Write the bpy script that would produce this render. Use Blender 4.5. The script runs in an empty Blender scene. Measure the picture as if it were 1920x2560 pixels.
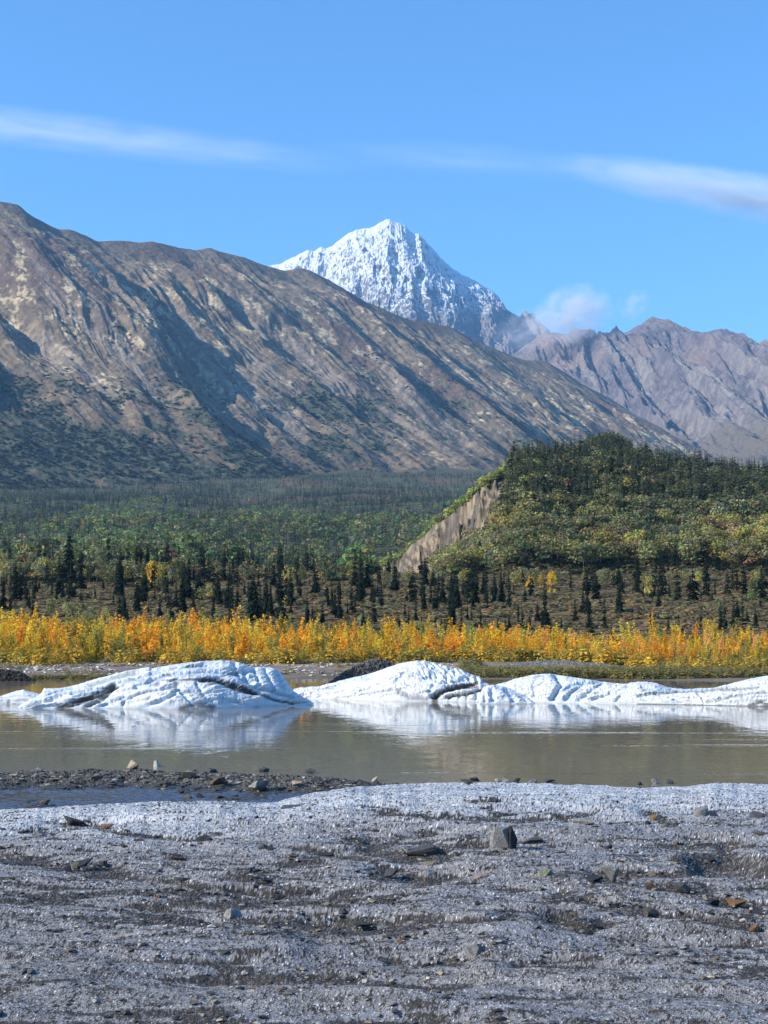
import bpy, math, time
import numpy as np
from mathutils import Vector
T0 = time.time()
C = bpy.context.scene.collection
sc = bpy.context.scene
# ------------------------------------------------------------------ camera model (photo pixels 1920 x 2560)
F = 3550.0
PITCH = math.atan(310 / F)
CZ = 3.0
cp, sp = math.cos(PITCH), math.sin(PITCH)
cam = bpy.data.cameras.new('camera')
co = bpy.data.objects.new('camera', cam)
C.objects.link(co)
co.location = (0, 0, CZ)
co.rotation_euler = (math.pi / 2 + PITCH, 0, 0)
cam.sensor_fit = 'VERTICAL'
cam.sensor_height = 36
cam.lens = F / 2560 * 36
cam.clip_start = 0.1
cam.clip_end = 90000
sc.camera = co

def ray(px, py):
    "slopes dx/dy, dz/dy of the ray through a photo pixel"
    a = (np.asarray(px, float) - 960) / F
    b = (1280 - np.asarray(py, float)) / F
    dy = cp - sp * b
    return a / dy, (sp + cp * b) / dy

def at(px, py, D):
    ax, az = ray(px, py)
    return ax * D, D, CZ + az * D

def project(x, y, z):
    d = y * cp + (z - CZ) * sp
    return 960 + F * x / d, 1280 - F * (-y * sp + (z - CZ) * cp) / d

def tanx(px):
    return (np.asarray(px, float) - 960) / F

# ------------------------------------------------------------------ noise
_r = np.random.RandomState(11)
_p = _r.permutation(256)
_p = np.concatenate([_p, _p])
_ga = _r.rand(256) * 2 * math.pi
_gx, _gy = np.cos(_ga), np.sin(_ga)

def pn(x, y, s=0):
    x = np.asarray(x, float) + s * 17.317
    y = np.asarray(y, float) + s * 9.771
    xi = np.floor(x); yi = np.floor(y)
    xf = x - xi; yf = y - yi
    xi = xi.astype(np.int64) & 255; yi = yi.astype(np.int64) & 255
    u = xf * xf * xf * (xf * (xf * 6 - 15) + 10); v = yf * yf * yf * (yf * (yf * 6 - 15) + 10)
    def g(ix, iy, fx, fy):
        h = _p[_p[ix & 255] + (iy & 255)]
        return _gx[h] * fx + _gy[h] * fy
    a = g(xi, yi, xf, yf); b = g(xi + 1, yi, xf - 1, yf)
    c = g(xi, yi + 1, xf, yf - 1); d = g(xi + 1, yi + 1, xf - 1, yf - 1)
    return ((a + u * (b - a)) * (1 - v) + (c + u * (d - c)) * v) * 1.5

def fbm(x, y, o=4, s=0, gain=.5):
    t = 0; a = 1.0; n = 0
    for i in range(o):
        t = t + a * pn(x * 2 ** i, y * 2 ** i, s + i * 3.1); n += a; a *= gain
    return t / n

def rdg(x, y, s=0):
    return 1 - 2 * np.abs(pn(x, y, s))

def ss(a, b, x):
    t = np.clip((np.asarray(x, float) - a) / (b - a), 0, 1)
    return t * t * (3 - 2 * t)

def ip(x, pts):
    p = np.array(pts, float)
    return np.interp(x, p[:, 0], p[:, 1])

def mixc(a, b, t):
    a = np.asarray(a, float); b = np.asarray(b, float)
    t = np.clip(np.asarray(t, float), 0, 1)[..., None]
    return a * (1 - t) + b * t

# ------------------------------------------------------------------ mesh helpers
def mesh(name, V, Q, mat, col=None, smooth=True, extra=None):
    V = np.ascontiguousarray(V, dtype=np.float32).reshape(-1, 3)
    Q = np.ascontiguousarray(Q, dtype=np.int32)
    k = Q.shape[1]
    me = bpy.data.meshes.new(name)
    me.vertices.add(len(V)); me.vertices.foreach_set('co', V.ravel())
    me.loops.add(Q.size); me.loops.foreach_set('vertex_index', Q.ravel())
    me.polygons.add(len(Q))
    me.polygons.foreach_set('loop_start', np.arange(len(Q), dtype=np.int32) * k)
    me.polygons.foreach_set('use_smooth', np.full(len(Q), smooth, dtype=bool))
    me.update(calc_edges=True)
    if col is not None:
        col = np.asarray(col, dtype=np.float32).reshape(-1, 3)
        c4 = np.ones((len(V), 4), dtype=np.float32); c4[:, :3] = np.clip(col, 0, 1)
        me.attributes.new('Col', 'FLOAT_COLOR', 'POINT').data.foreach_set('color', c4.ravel())
    for n, a in (extra or {}).items():
        me.attributes.new(n, 'FLOAT', 'POINT').data.foreach_set('value', np.asarray(a, dtype=np.float32).ravel())
    if mat: me.materials.append(mat)
    return me

def gridq(r, c):
    i = np.arange((r - 1) * (c - 1)); y, x = i // (c - 1), i % (c - 1)
    a = y * c + x
    return np.stack([a, a + 1, a + c + 1, a + c], 1)

def grid(name, X, Y, Z, mat, col=None, smooth=True, extra=None):
    V = np.stack([X, Y, Z], -1)
    return mesh(name, V, gridq(*X.shape), mat, col, smooth, extra)

def gnormal(X, Y, Z):
    P = np.stack([X, Y, Z], -1)
    du = np.gradient(P, axis=1); dv = np.gradient(P, axis=0)
    n = np.cross(du, dv); n /= np.linalg.norm(n, axis=-1, keepdims=True) + 1e-9
    n *= np.sign(n[..., 2:3]) + (n[..., 2:3] == 0)
    return n

def ob(name, me, parent=None):
    o = bpy.data.objects.new(name, me); C.objects.link(o)
    if parent: o.parent = parent
    return o

def tag(o, label=None, cat=None, group=None, kind=None):
    if label: o['label'] = label
    if cat: o['category'] = cat
    if group: o['group'] = group
    if kind: o['kind'] = kind
    return o

def struct(name, me):
    return tag(ob(name, me), kind='structure')

def stuff(name, me, label=None):
    return tag(ob(name, me), label, kind='stuff')

# ------------------------------------------------------------------ materials
class M:
    def __init__(s, name):
        s.m = bpy.data.materials.new(name); s.m.use_nodes = True
        s.t = s.m.node_tree; s.t.nodes.clear()
        s.out = s.n('ShaderNodeOutputMaterial')
    def n(s, t, **k):
        x = s.t.nodes.new(t)
        for a, v in k.items():
            if a in x.inputs.keys() if hasattr(x.inputs, 'keys') else False: x.inputs[a].default_value = v
            else: setattr(x, a, v)
        return x
    def l(s, a, b): s.t.links.new(a, b)
    def attr(s, name='Col'):
        return s.n('ShaderNodeAttribute', attribute_name=name)
    def coord(s, scale=(1, 1, 1)):
        g = s.n('ShaderNodeNewGeometry'); mp = s.n('ShaderNodeMapping')
        mp.inputs['Scale'].default_value = scale
        s.l(g.outputs['Position'], mp.inputs['Vector']); return mp.outputs[0]
    def noise(s, vec, scale, detail=4, rough=.55):
        x = s.n('ShaderNodeTexNoise'); x.inputs['Scale'].default_value = scale
        x.inputs['Detail'].default_value = detail; x.inputs['Roughness'].default_value = rough
        s.l(vec, x.inputs['Vector']); return x.outputs['Fac']
    def mr(s, v, a, b, c, d):
        x = s.n('ShaderNodeMapRange'); s.l(v, x.inputs[0])
        for i, q in enumerate((a, b, c, d)): x.inputs[1 + i].default_value = q
        return x.outputs[0]
    def mul(s, a, b):
        x = s.n('ShaderNodeMath', operation='MULTIPLY'); s.l(a, x.inputs[0])
        if isinstance(b, float): x.inputs[1].default_value = b
        else: s.l(b, x.inputs[1])
        return x.outputs[0]
    def scol(s, c, f):
        x = s.n('ShaderNodeVectorMath', operation='SCALE'); s.l(c, x.inputs[0]); s.l(f, x.inputs['Scale']); return x.outputs[0]
    def mix(s, f, a, b):
        x = s.n('ShaderNodeMix', data_type='RGBA')
        s.l(f, x.inputs[0]) if not isinstance(f, float) else setattr(x.inputs[0], 'default_value', f)
        for v, i in ((a, 6), (b, 7)):
            if isinstance(v, tuple): x.inputs[i].default_value = (*v, 1)
            else: s.l(v, x.inputs[i])
        return x.outputs[2]
    def bump(s, h, strength, dist):
        x = s.n('ShaderNodeBump'); x.inputs['Strength'].default_value = strength; x.inputs['Distance'].default_value = dist
        s.l(h, x.inputs['Height']); return x.outputs[0]
    def bsdf(s, color, rough=.9, spec=.3, normal=None, **k):
        b = s.n('ShaderNodeBsdfPrincipled')
        if isinstance(color, tuple): b.inputs['Base Color'].default_value = (*color, 1)
        else: s.l(color, b.inputs['Base Color'])
        if isinstance(rough, float): b.inputs['Roughness'].default_value = rough
        else: s.l(rough, b.inputs['Roughness'])
        b.inputs['Specular IOR Level'].default_value = spec
        if normal: s.l(normal, b.inputs['Normal'])
        for a, v in k.items(): b.inputs[a].default_value = v
        return b.outputs[0]
    def done(s, sh):
        s.l(sh, s.out.inputs['Surface']); return s.m

def mat_terrain(name, nscale, bumpd, lo=.72, hi=1.28):
    m = M(name); v = m.coord()
    n = m.noise(v, nscale, 6, .65)
    c = m.scol(m.attr().outputs['Color'], m.mr(n, .25, .75, lo, hi))
    return m.done(m.bsdf(c, .95, .15, m.bump(n, .7, bumpd)))

def mat_leaf(name, trans=.3, var=.25, rough=.6):
    m = M(name)
    oi = m.n('ShaderNodeObjectInfo')
    c = m.scol(m.attr().outputs['Color'], m.mr(oi.outputs['Random'], 0, 1, 1 - var, 1 + var))
    d = m.bsdf(c, rough, .25)
    t = m.n('ShaderNodeBsdfTranslucent'); m.l(c, t.inputs['Color'])
    x = m.n('ShaderNodeMixShader'); x.inputs[0].default_value = trans
    m.l(d, x.inputs[1]); m.l(t.outputs[0], x.inputs[2])
    return m.done(x.outputs[0])

MAT = {}
MAT['leaf'] = mat_leaf('leaves', .42)
MAT['needle'] = mat_leaf('needles', .12)
MAT['far'] = mat_leaf('far_foliage', .35, .0)
mb = M('bark'); MAT['bark'] = mb.done(mb.bsdf(mb.attr().outputs['Color'], .95, .1))
MAT['tundra'] = mat_terrain('tundra_soil', .5, .3)
MAT['mount'] = mat_terrain('mountain_rock', .06, 9.0, .6, 1.4)
MAT['snowm'] = mat_terrain('snowy_rock', .03, 5.0, .9, 1.08)
MAT['scarp'] = mat_terrain('eroded_bank', .35, .8, .75, 1.25)

# ------------------------------------------------------------------ sun and sky
EL = math.radians(31); AZ = (-0.965, -0.262)
tosun = Vector((AZ[0] * math.cos(EL), AZ[1] * math.cos(EL), math.sin(EL)))
sl = bpy.data.lights.new('sun', 'SUN'); sl.energy = 5.0; sl.angle = math.radians(.53); sl.color = (1, .93, .82)
so = bpy.data.objects.new('sun', sl); C.objects.link(so)
so.rotation_euler = (-tosun).to_track_quat('-Z', 'Y').to_euler()
so.location = (-50, 10, 60)
w = bpy.data.worlds.new('World'); sc.world = w; w.use_nodes = True
nt = w.node_tree; nt.nodes.clear()
sky = nt.nodes.new('ShaderNodeTexSky'); sky.sky_type = 'NISHITA'; sky.sun_disc = False
sky.sun_elevation = EL; sky.sun_rotation = math.atan2(AZ[0], AZ[1])
sky.altitude = 500; sky.air_density = 1.0; sky.dust_density = .25; sky.ozone_density = 2.6
bg = nt.nodes.new('ShaderNodeBackground'); bg.inputs['Strength'].default_value = .13
wo = nt.nodes.new('ShaderNodeOutputWorld')
tint = nt.nodes.new('ShaderNodeVectorMath'); tint.operation = 'MULTIPLY'; tint.inputs[1].default_value = (.55, .93, 1.2)
nt.links.new(sky.outputs[0], tint.inputs[0]); nt.links.new(tint.outputs[0], bg.inputs[0]); nt.links.new(bg.outputs[0], wo.inputs[0])
sc.view_settings.view_transform = 'Standard'; sc.view_settings.look = 'None'
sc.view_settings.exposure = 0.75; sc.view_settings.gamma = 1
sc.view_settings.use_curve_mapping = False
# ------------------------------------------------------------------ far shore terrain
GP = [(40, -1.2), (88, -.5), (96, -.12), (101, .04), (112, .42), (125, .72), (150, .95), (200, 2.2), (300, 9), (400, 17.2), (450, 21.5), (500, 24),
      (560, 25.5), (640, 28), (800, 40), (1000, 62), (1500, 122), (2000, 190), (2300, 232), (2800, 318), (3500, 415), (4500, 470), (12000, 520)]

def zg(x, D):
    x = np.asarray(x, float); D = np.asarray(D, float)
    px = 960 + F * x / D
    sh = -6 * ss(1250, 1850, px) * (1 - ss(150, 260, D)) + 2.2 * fbm(x / 22, D / 22, 3, 5) * (1 - ss(115, 180, D))
    z = ip(D - sh, GP)
    z = z + (D > 130) * np.minimum((D - 130) / 60, 1) * (.9 * fbm(x / 14, D / 14, 3, 2) + 1.5 * fbm(x / 50, D / 50, 2, 3))
    z = np.where((px > 1120) & (D < 124), z + (np.minimum(z, .16) - z) * ss(1130, 1230, px) * (1 - ss(119, 124, D)), z)
    z = z + ss(600, 1000, D) * (24 - 8 * ss(1700, 2300, D)) * fbm(x / 260, D / 260, 4, 7)
    # left terrace edge and the rise behind it
    z = z + 3.5 * (1 - ss(500, 900, px)) * ss(400, 470, D) * (1 - ss(560, 700, D))
    return z

def march(px, py, zf, D0, D1, n=900):
    ax, az = ray(px, py)
    D = D0 * (D1 / D0) ** np.linspace(0, 1, n)
    hit = np.nonzero(zf(ax * D, D) >= CZ + az * D)[0]
    if len(hit) == 0: return None
    d = D[hit[0]]
    return ax * d, d, float(zf(np.array([ax * d]), np.array([d]))[0])

# rows follow distance, columns follow bearing
a = np.concatenate([np.linspace(-.75, -.31, 60), np.linspace(-.30, .30, 560), np.linspace(.31, .75, 60)])
D = np.concatenate([np.linspace(60, 96, 12), np.linspace(97, 135, 70), np.linspace(136, 520, 190), np.geomspace(523, 4500, 260), np.linspace(4700, 12000, 30)])
A, DD = np.meshgrid(a, D); X = A * DD; Z = zg(X, DD)
n1 = fbm(X / 6, DD / 6, 4, 21); n2 = fbm(X / 40, DD / 40, 4, 22); n3 = fbm(X / 180, DD / 180, 4, 23)
gravel = mixc([.27, .20, .155], [.17, .14, .118], ss(-.3, .4, n1 + .4 * n2))
mudc = mixc([.10, .085, .065], [.16, .13, .10], ss(-.3, .3, n1))
PX = 960 + F * A
gravel = mixc(gravel, [.10, .10, .045], ss(1180, 1330, PX) * .85)
col = mixc(mudc, gravel, ss(.12, .5, Z + .25 * n1))
tund = mixc([.12, .085, .04], [.15, .095, .045], ss(-.3, .3, n2)); tund = mixc(tund, [.045, .045, .02], ss(.05, .4, n1))
col = mixc(col, tund, ss(124, 140, DD + 6 * n2))
apron = mixc([.05, .062, .036], [.08, .08, .042], ss(-.2, .3, n2))
apron = mixc(apron, [.11, .075, .048], ss(.02, .25, n3) * ss(1700, 2200, DD))
col = mixc(col, apron, ss(480, 700, DD))
struct('terrain', grid('terrain', X, DD, Z, MAT['tundra'], col))
gm = M('ground'); GMAT = gm.done(gm.bsdf((.07, .06, .045), .95, .1))
S = 30000
struct('ground', mesh('ground', [(-S, -S, -2.5), (S, -S, -2.5), (S, S, -2.5), (-S, S, -2.5)], [[0, 1, 2, 3]], GMAT))

# ------------------------------------------------------------------ mountains
def crest_curve(pts, Dp, step):
    p = np.array(pts, float)
    px = np.arange(p[0, 0], p[-1, 0] + .1, step)
    py = np.interp(px, p[:, 0], p[:, 1])
    k = np.hanning(7); k /= k.sum()
    py2 = np.convolve(np.pad(py, 3, 'edge'), k, 'valid')
    d = ip(px, Dp)
    x, _, z = at(px, py2, d)
    return px, x, d, z

def mountain(name, pts, Dp, step, fall, S, prof, zbase, octs, iso, colf, mat, nv, crestj=(5, 60), seed=0, extra=None, tmax=1.0, fade=(.6, 1.6), crel=700.0, dr=60.0, patchy=0.0):
    px, x, d, z = crest_curve(pts, Dp, step)
    u = np.concatenate([[0], np.cumsum(np.hypot(np.diff(x), np.diff(d)))])
    z = z + crestj[0] * fbm(u / crestj[1], u * 0, 4, seed + 50, .6)
    t = np.concatenate([-np.linspace(.25, .012, 14), np.linspace(0, tmax, nv)])
    U, T = np.meshgrid(u, t)
    PXc = np.meshgrid(px, t)[0]
    Sx = np.interp(u, u, S(px, z, d)); H = z - zbase
    Dist = T * Sx
    Tp = np.clip(T, 0, 1.3)
    Z = z[None] - H[None] * prof(Tp)
    Z = np.where(T < 0, z[None] + T * Sx * .8, Z)
    fx = ip(px, fall[0]); fy = -np.sqrt(1 - fx ** 2)
    s = np.abs(Dist)
    env = ss(0, 1, s / 220.0)
    endf = 1 - ss(*fade, T)
    e0 = ss(0, 1, s / crel)
    drift = dr * fbm(U / 420, s / 800, 3, seed + 1) * env + 20 * fbm(U / 90, s / 220, 3, seed + 2)
    h = 0
    for i, (pu, pv, amp, e) in enumerate(octs):
        r = rdg((U + drift) / pu, s / pv, seed + 10 + i)
        r = np.sign(r) * np.abs(r) ** .8
        if patchy and i > 0: amp = amp * (1 - patchy + patchy * 1.6 * ss(-.28, .3, fbm(U / 260 + 5 * i, s / 330, 3, seed + 70 + i)))
        h = h + amp * r * ss(0, e, s) * endf * (.35 + .65 * e0)
    h = h + iso[0] * fbm(U / iso[1], s / iso[1], 6, seed + 30, .6) * ss(0, 120, s)
    if extra is not None: h = h + extra(U, s, PXc, T)
    Z = Z + h
    Xg = x[None] + fx[None] * Dist; Yg = d[None] + fy[None] * Dist
    N = gnormal(Xg, Yg, Z)
    col = colf(Xg, Yg, Z, N, U, s, T, h, PXc)
    o = struct(name, grid(name, Xg, Yg, Z, mat, col))
    return Xg, Yg, Z, U, s, T

LP = [(-1000, 330), (-600, 400), (-300, 455), (-120, 490), (0, 505), (46, 512), (81, 540), (120, 560), (145, 573), (174, 574), (214, 589), (243, 603), (301, 602), (347, 605), (382, 605), (428, 615),
      (486, 625), (527, 620), (561, 632), (608, 644), (666, 664), (712, 677), (752, 670), (775, 676), (856, 719), (920, 757), (960, 773), (1024, 800), (1076, 806), (1128, 817), (1191, 852),
      (1267, 884), (1307, 898), (1365, 904), (1400, 922), (1452, 959), (1510, 988), (1562, 1020), (1608, 1055), (1654, 1075), (1712, 1115), (1735, 1133), (1850, 1190), (1960, 1235)]

def col_left(X, Y, Z, N, U, s, T, h, P):
    a = fbm(U / 70, s / 170, 5, 61, .65); b = fbm(U / 22, s / 48, 5, 62, .65); c = fbm(U / 300, s / 400, 4, 63); f = fbm(U / 11, s / 14, 3, 64, .7)
    rock = mixc([.125, .098, .068], [.21, .162, .108], ss(-.3, .3, b + .5 * f))
    rock = mixc(rock, [.125, .088, .066], ss(.0, .3, c))
    tan = mixc([.36, .285, .165], [.52, .42, .26], ss(-.3, .3, f))
    g = ss(.02, .26, a + .5 * b + .35 * f - .08) * (1 - ss(.62, .8, T)) * ss(.04, .14, T)
    c1 = mixc(rock, tan, g * .85)
    # pale talus chutes
    ch = rdg((U + 50 * fbm(U / 300, s / 500, 3, 66)) / 140, s / 2500, 67)
    c1 = mixc(c1, [.30, .25, .205], ss(.80, .95, ch + .12 * f) * ss(.1, .3, T) * .38)
    moor = mixc([.12, .085, .058], [.175, .128, .072], ss(-.3, .3, b))
    c1 = mixc(c1, moor, ss(.5, .68, T + .15 * c + .08 * a))
    low = mixc([.042, .052, .036], [.082, .088, .056], ss(-.3, .3, f + b))
    c1 = mixc(c1, low, ss(.0, .14, a + c + .4 * b + (T - .58) * 1.9) * ss(.30, .5, T))
    return c1

def left_extra(U, s, P, T):
    h = 0
    # a long buttress low on the left and the deep gully above it
    for (p0, s0, s1, w_, amp) in LSP:
        u0 = np.interp(p0, LPX, LU)
        dd = (U - u0 - 26 * fbm(U / 200, s / 260, 3, 91)) / w_
        g = np.where(dd < 0, np.exp(-(dd / 1.5) ** 2), np.exp(-(dd / .62) ** 2))
        h = h + 1.0 * amp * g * ss(s0 - 90, s0 + 160, s) * (1 - ss(s1 - 250, s1 + 120, s))
    return h
# (crest pixel, start and end down the slope in m, half width, height)
LSP = [(-560, 620, 1500, 110, 150), (-150, 150, 950, 60, -55), (-40, 160, 700, 80, 45), (120, 150, 950, 70, 58), (270, 140, 800, 60, 38), (370, 130, 700, 55, 34), (500, 130, 800, 65, 40),
       (650, 160, 900, 70, 38), (745, 130, 1100, 80, 46), (910, 150, 900, 70, 36), (1070, 130, 1000, 80, 46), (1300, 120, 900, 80, 42), (1520, 120, 800, 80, 38)]
LD = [(-1000, 3900), (0, 4000), (1735, 5500), (1960, 5700)]
_px, _x, _d, _z = crest_curve(LP, LD, 1.6)
LPX, LU = _px, np.concatenate([[0], np.cumsum(np.hypot(np.diff(_x), np.diff(_d)))])
MG = mountain('mountain', LP, LD, 1.6, ([(-1000, .52), (0, .58), (1000, .64), (1960, .66)],),
         lambda px, z, d: np.clip((z - 250) * 1.95, 900, (d - 2250) / .8), lambda t: 1 - np.clip(1 - t, 0, 1) ** 1.45, 195,
         [(330, 3000, 12, 260), (120, 1000, 20, 160), (46, 450, 8.5, 90), (19, 200, 3.6, 40), (9, 90, 1.8, 20)], (12, 60), col_left, MAT['mount'], 620, (5, 70), 0, left_extra, 1.0, (.36, .9), 700.0, 150.0, .8)

SP = [(520, 720), (560, 700), (620, 672), (666, 664), (700, 661), (715, 652), (729, 644), (750, 634), (770, 626), (788, 627), (804, 616), (814, 622), (828, 618), (851, 598), (870, 584), (891, 574), (908, 572), (926, 569), (945, 560), (960, 551), (969, 547), (985, 553),
      (1012, 563), (1035, 586), (1047, 584), (1055, 592), (1070, 610), (1084, 624), (1105, 648), (1128, 667), (1150, 684), (1174, 696), (1192, 703), (1209, 716), (1228, 725), (1244, 739), (1256, 758), (1267, 774), (1284, 785), (1300, 792), (1307, 780), (1313, 776), (1322, 784), (1330, 779), (1342, 800), (1365, 826), (1411, 850), (1500, 900), (1700, 1000)]

def col_snow(X, Y, Z, N, U, s, T, h, P):
    a = fbm(U / 60, s / 90, 5, 71, .65); b = fbm(U / 16, s / 20, 4, 72, .7); c = fbm(U / 240, s / 240, 3, 73)
    rock = mixc([.10, .095, .10], [.20, .175, .165], ss(-.3, .4, b + a))
    snow = np.array([.54, .56, .59])
    zz = (Z - 2060 - 200 * a - 90 * c + 0 * P - 1.7 * np.clip(P - 1120, 0, 250)) / 260
    m = ss(.53, .60, N[..., 2] +   .24 * b + .30 * a + .12 * np.clip(zz, -1.2, 1.0))
    return mixc(rock, snow, m * ss(-.9, .25, zz + .5 * b))
mountain('snowy_mountain', SP, [(520, 9500), (1700, 9500)], .9, ([(520, -.12), (960, .02), (1700, .18)],),
         lambda px, z, d: np.full(len(px), 2100.), lambda t: 1.12 * t - .12 * t * t, 900,
         [(420, 1300, 75, 420), (170, 620, 46, 200), (76, 300, 24, 90), (33, 140, 11, 30), (15, 60, 5, 20)], (34, 60), col_snow, MAT['snowm'], 520, (14, 60), 3)

RP = [(1200, 940), (1290, 880), (1340, 846), (1365, 828), (1400, 834), (1426, 832), (1433, 822), (1438, 817), (1444, 834), (1455, 843), (1470, 842), (1478, 834), (1492, 840), (1527, 841), (1552, 835), (1573, 826), (1590, 817), (1602, 812), (1615, 801), (1624, 795), (1631, 791), (1640, 796), (1649, 797), (1662, 808), (1672, 810), (1684, 823), (1701, 829), (1720, 835), (1735, 836), (1752, 848), (1770, 858),
      (1800, 864), (1834, 872), (1850, 867), (1863, 864), (1890, 863), (1920, 866), (2050, 850), (2250, 900), (2600, 980)]

def col_right(X, Y, Z, N, U, s, T, h, P):
    a = fbm(U / 110, s / 160, 5, 81, .6); b = fbm(U / 28, s / 36, 4, 82, .65); c = fbm(U / 320, s / 320, 3, 83)
    rock = mixc([.085, .072, .076], [.145, .12, .116], ss(-.3, .35, b + .6 * a))
    rock = mixc(rock, [.19, .135, .11], ss(.0, .35, c) * (1 - ss(.2, .5, T)))
    scree = mixc([.15, .13, .122], [.205, .175, .148], ss(-.2, .3, b))
    ch = rdg((U + 70 * fbm(U / 300, s / 500, 3, 85)) / 160, s / 3000, 84)
    k = np.maximum(ss(.6, .9, ch + .15 * b) * ss(.12, .4, T), ss(.5, .85, T + .2 * a) * .7)
    out = mixc(rock, scree, k)
    return mixc(out, [.115, .095, .07], ss(.72, .92, T + .12 * c))
mountain('rocky_mountain', RP, [(1200, 7800), (2600, 7600)], 1.3, ([(1200, .1), (1631, .16), (1920, .24), (2600, .24)],),
         lambda px, z, d: np.full(len(px), 2500.), lambda t: 1.35 * t - .35 * t * t, 560,
         [(520, 3200, 115, 500), (200, 1400, 84, 240), (80, 600, 42, 110), (32, 260, 17, 50), (14, 110, 6, 25)], (16, 60), col_right, MAT['mount'], 420, (9, 70), 7, None, 1.3, (.6, 1.6), 620.0)

# ------------------------------------------------------------------ wooded hill with its eroded bank
HC = [(700, 1560), (800, 1500), (880, 1462), (930, 1432), (960, 1411), (1033, 1362), (1078, 1326), (1123, 1292), (1165, 1254), (1205, 1220), (1244, 1188), (1300, 1180), (1400, 1164), (1500, 1154), (1600, 1174), (1700, 1196), (1800, 1210), (1920, 1222), (2100, 1235), (2700, 1270)]
HD = [(700, 690), (880, 680), (960, 662), (1100, 628), (1244, 605), (1330, 640), (1420, 700), (1500, 725), (1920, 760), (2700, 760)]
HS = [(700, 0), (925, 0), (950, .5), (985, 1), (1235, 1), (1262, .35), (1290, 0), (2700, 0)]
HB = 440.0

_hp = np.arange(600, 2800, 2.0)
def _sm(a, n):
    k = np.hanning(n + 2)[1:-1]; k /= k.sum(); return np.convolve(np.pad(a, n // 2, 'edge'), k, 'valid')
_hd = _sm(ip(_hp, HD), 41); _hc = _sm(np.interp(_hp, *np.array([(p, ray(p, q)[1]) for p, q in HC]).T), 15); _hs = _sm(ip(_hp, HS), 9)
hill_D = lambda px: np.interp(px, _hp, _hd)

def hill_z(x, D, fine=True):
    x = np.asarray(x, float); D = np.asarray(D, float)
    px = 960 + F * x / D
    cd = hill_D(px) + 5 * fbm(x / 25, x * 0, 3, 41); cz = CZ + np.interp(px, _hp, _hc) * cd + 1.2 * fbm(x / 6, x * 0, 4, 49) + 2.2 * fbm(x / 16, x * 0, 3, 57)
    s = np.interp(px, _hp, _hs)
    zb = zg(x, np.full_like(D, HB)) - 1.5
    drop = s * (23.5 + 2.0 * fbm(x / 18, x * 0, 3, 42))
    g = cd - D                                    # metres in front of the crest
    t = np.clip(1 - g / (cd - HB), 0, 1)
    z = zb + (cz - drop - zb) * (1.25 * t - .25 * t ** 4) / 1.0
    hm = ss(-.15, .3, fbm(x / 15, D / 40, 2, 56))
    rill = (hm * 6.5 * rdg(x / 14 + .8 * fbm(x / 6, D / 5, 3, 45), D / 20, 43) + (1.2 + 3 * hm) * fbm(x / 4.2, D / 5, 4, 44) + 1.4 * rdg(x / 1.9 + .5 * fbm(x, D / 2, 2, 54), D / 6, 48))
    z = z + drop * np.clip(1 - (g + s * rill * .8) / 15.0, 0, 1) ** .9
    z = z + (1 - s * .6) * ss(0, 40, g) * (3.0 * fbm(x / 45, D / 45, 3, 46) + .8 * fbm(x / 10, D / 10, 3, 47))
    z = np.where(g < 0, cz + g * .45, z)
    return z

def bank_reach(px): return ip(px, [(930, 30), (1000, 56), (1075, 70), (1125, 50), (1180, 44), (1215, 64), (1265, 66), (1290, 30)])

pxs = np.concatenate([np.arange(700, 2000, 1.6), np.arange(2004, 2700, 8)])
t = np.concatenate([np.linspace(0, .9, 150), np.linspace(.903, 1.0, 120), np.linspace(1.01, 1.3, 24)])
P, T = np.meshgrid(pxs, t)
cdm = hill_D(P); DD = HB + (cdm - HB) * T
X = tanx(P) * DD
Z = hill_z(X, DD)
N = gnormal(X, DD, Z)
n1 = fbm(X / 7, DD / 7, 4, 51); n2 = fbm(X / 2.5, Z / 6, 4, 52)
soil = mixc([.04, .042, .02], [.07, .06, .03], ss(-.3, .3, n1))
bank = mixc([.09, .072, .052], [.265, .205, .138], ss(-.3, .3, n2 + .9 * fbm(X / 2.4 + Z / 9, Z / 3, 4, 53))); bank = mixc(bank, [.115, .10, .085], ss(-.02, .22, n1))
g = cdm - DD
sm = ip(P, HS)
bm = ss(.25, .6, sm) * (1 - ss(-12, 6, g - bank_reach(P) + 26 * n1)) * ss(-1.5, .5, g)
# pale fan of debris at the foot of the lower bank
col = mixc(soil, bank, bm)
HILL = struct('hill', grid('hill', X, DD, Z, MAT['scarp'], col))
# ------------------------------------------------------------------ plant shapes: unit height, (verts, quads, colours)
def rv(rng, n):
    v = rng.randn(n, 3); return v / (np.linalg.norm(v, axis=1, keepdims=True) + 1e-9)

def leafq(P, nrm, size, rng, asp=.65):
    n = len(P)
    a = np.cross(nrm, rv(rng, n)); a /= np.linalg.norm(a, axis=1, keepdims=True) + 1e-9
    b = np.cross(nrm, a)
    s = (np.asarray(size) * (.65 + .7 * rng.rand(n)))[:, None]
    V = np.stack([P + a * s, P + b * s * asp, P - a * s, P - b * s * asp], 1).reshape(-1, 3)
    return V, np.arange(4 * n).reshape(n, 4)

def tube(p0, p1, r0, r1, k=5):
    p0, p1 = np.array(p0, float), np.array(p1, float)
    d = p1 - p0; d /= np.linalg.norm(d); h = np.array([1., 0, 0]) if abs(d[0]) < .9 else np.array([0, 1., 0])
    a = np.cross(d, h); a /= np.linalg.norm(a); b = np.cross(d, a)
    an = np.arange(k) * 2 * math.pi / k
    ring = np.cos(an)[:, None] * a + np.sin(an)[:, None] * b
    V = np.concatenate([p0 + ring * r0, p1 + ring * r1])
    i = np.arange(k); j = (i + 1) % k
    return V, np.stack([i, j, j + k, i + k], 1)

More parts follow.
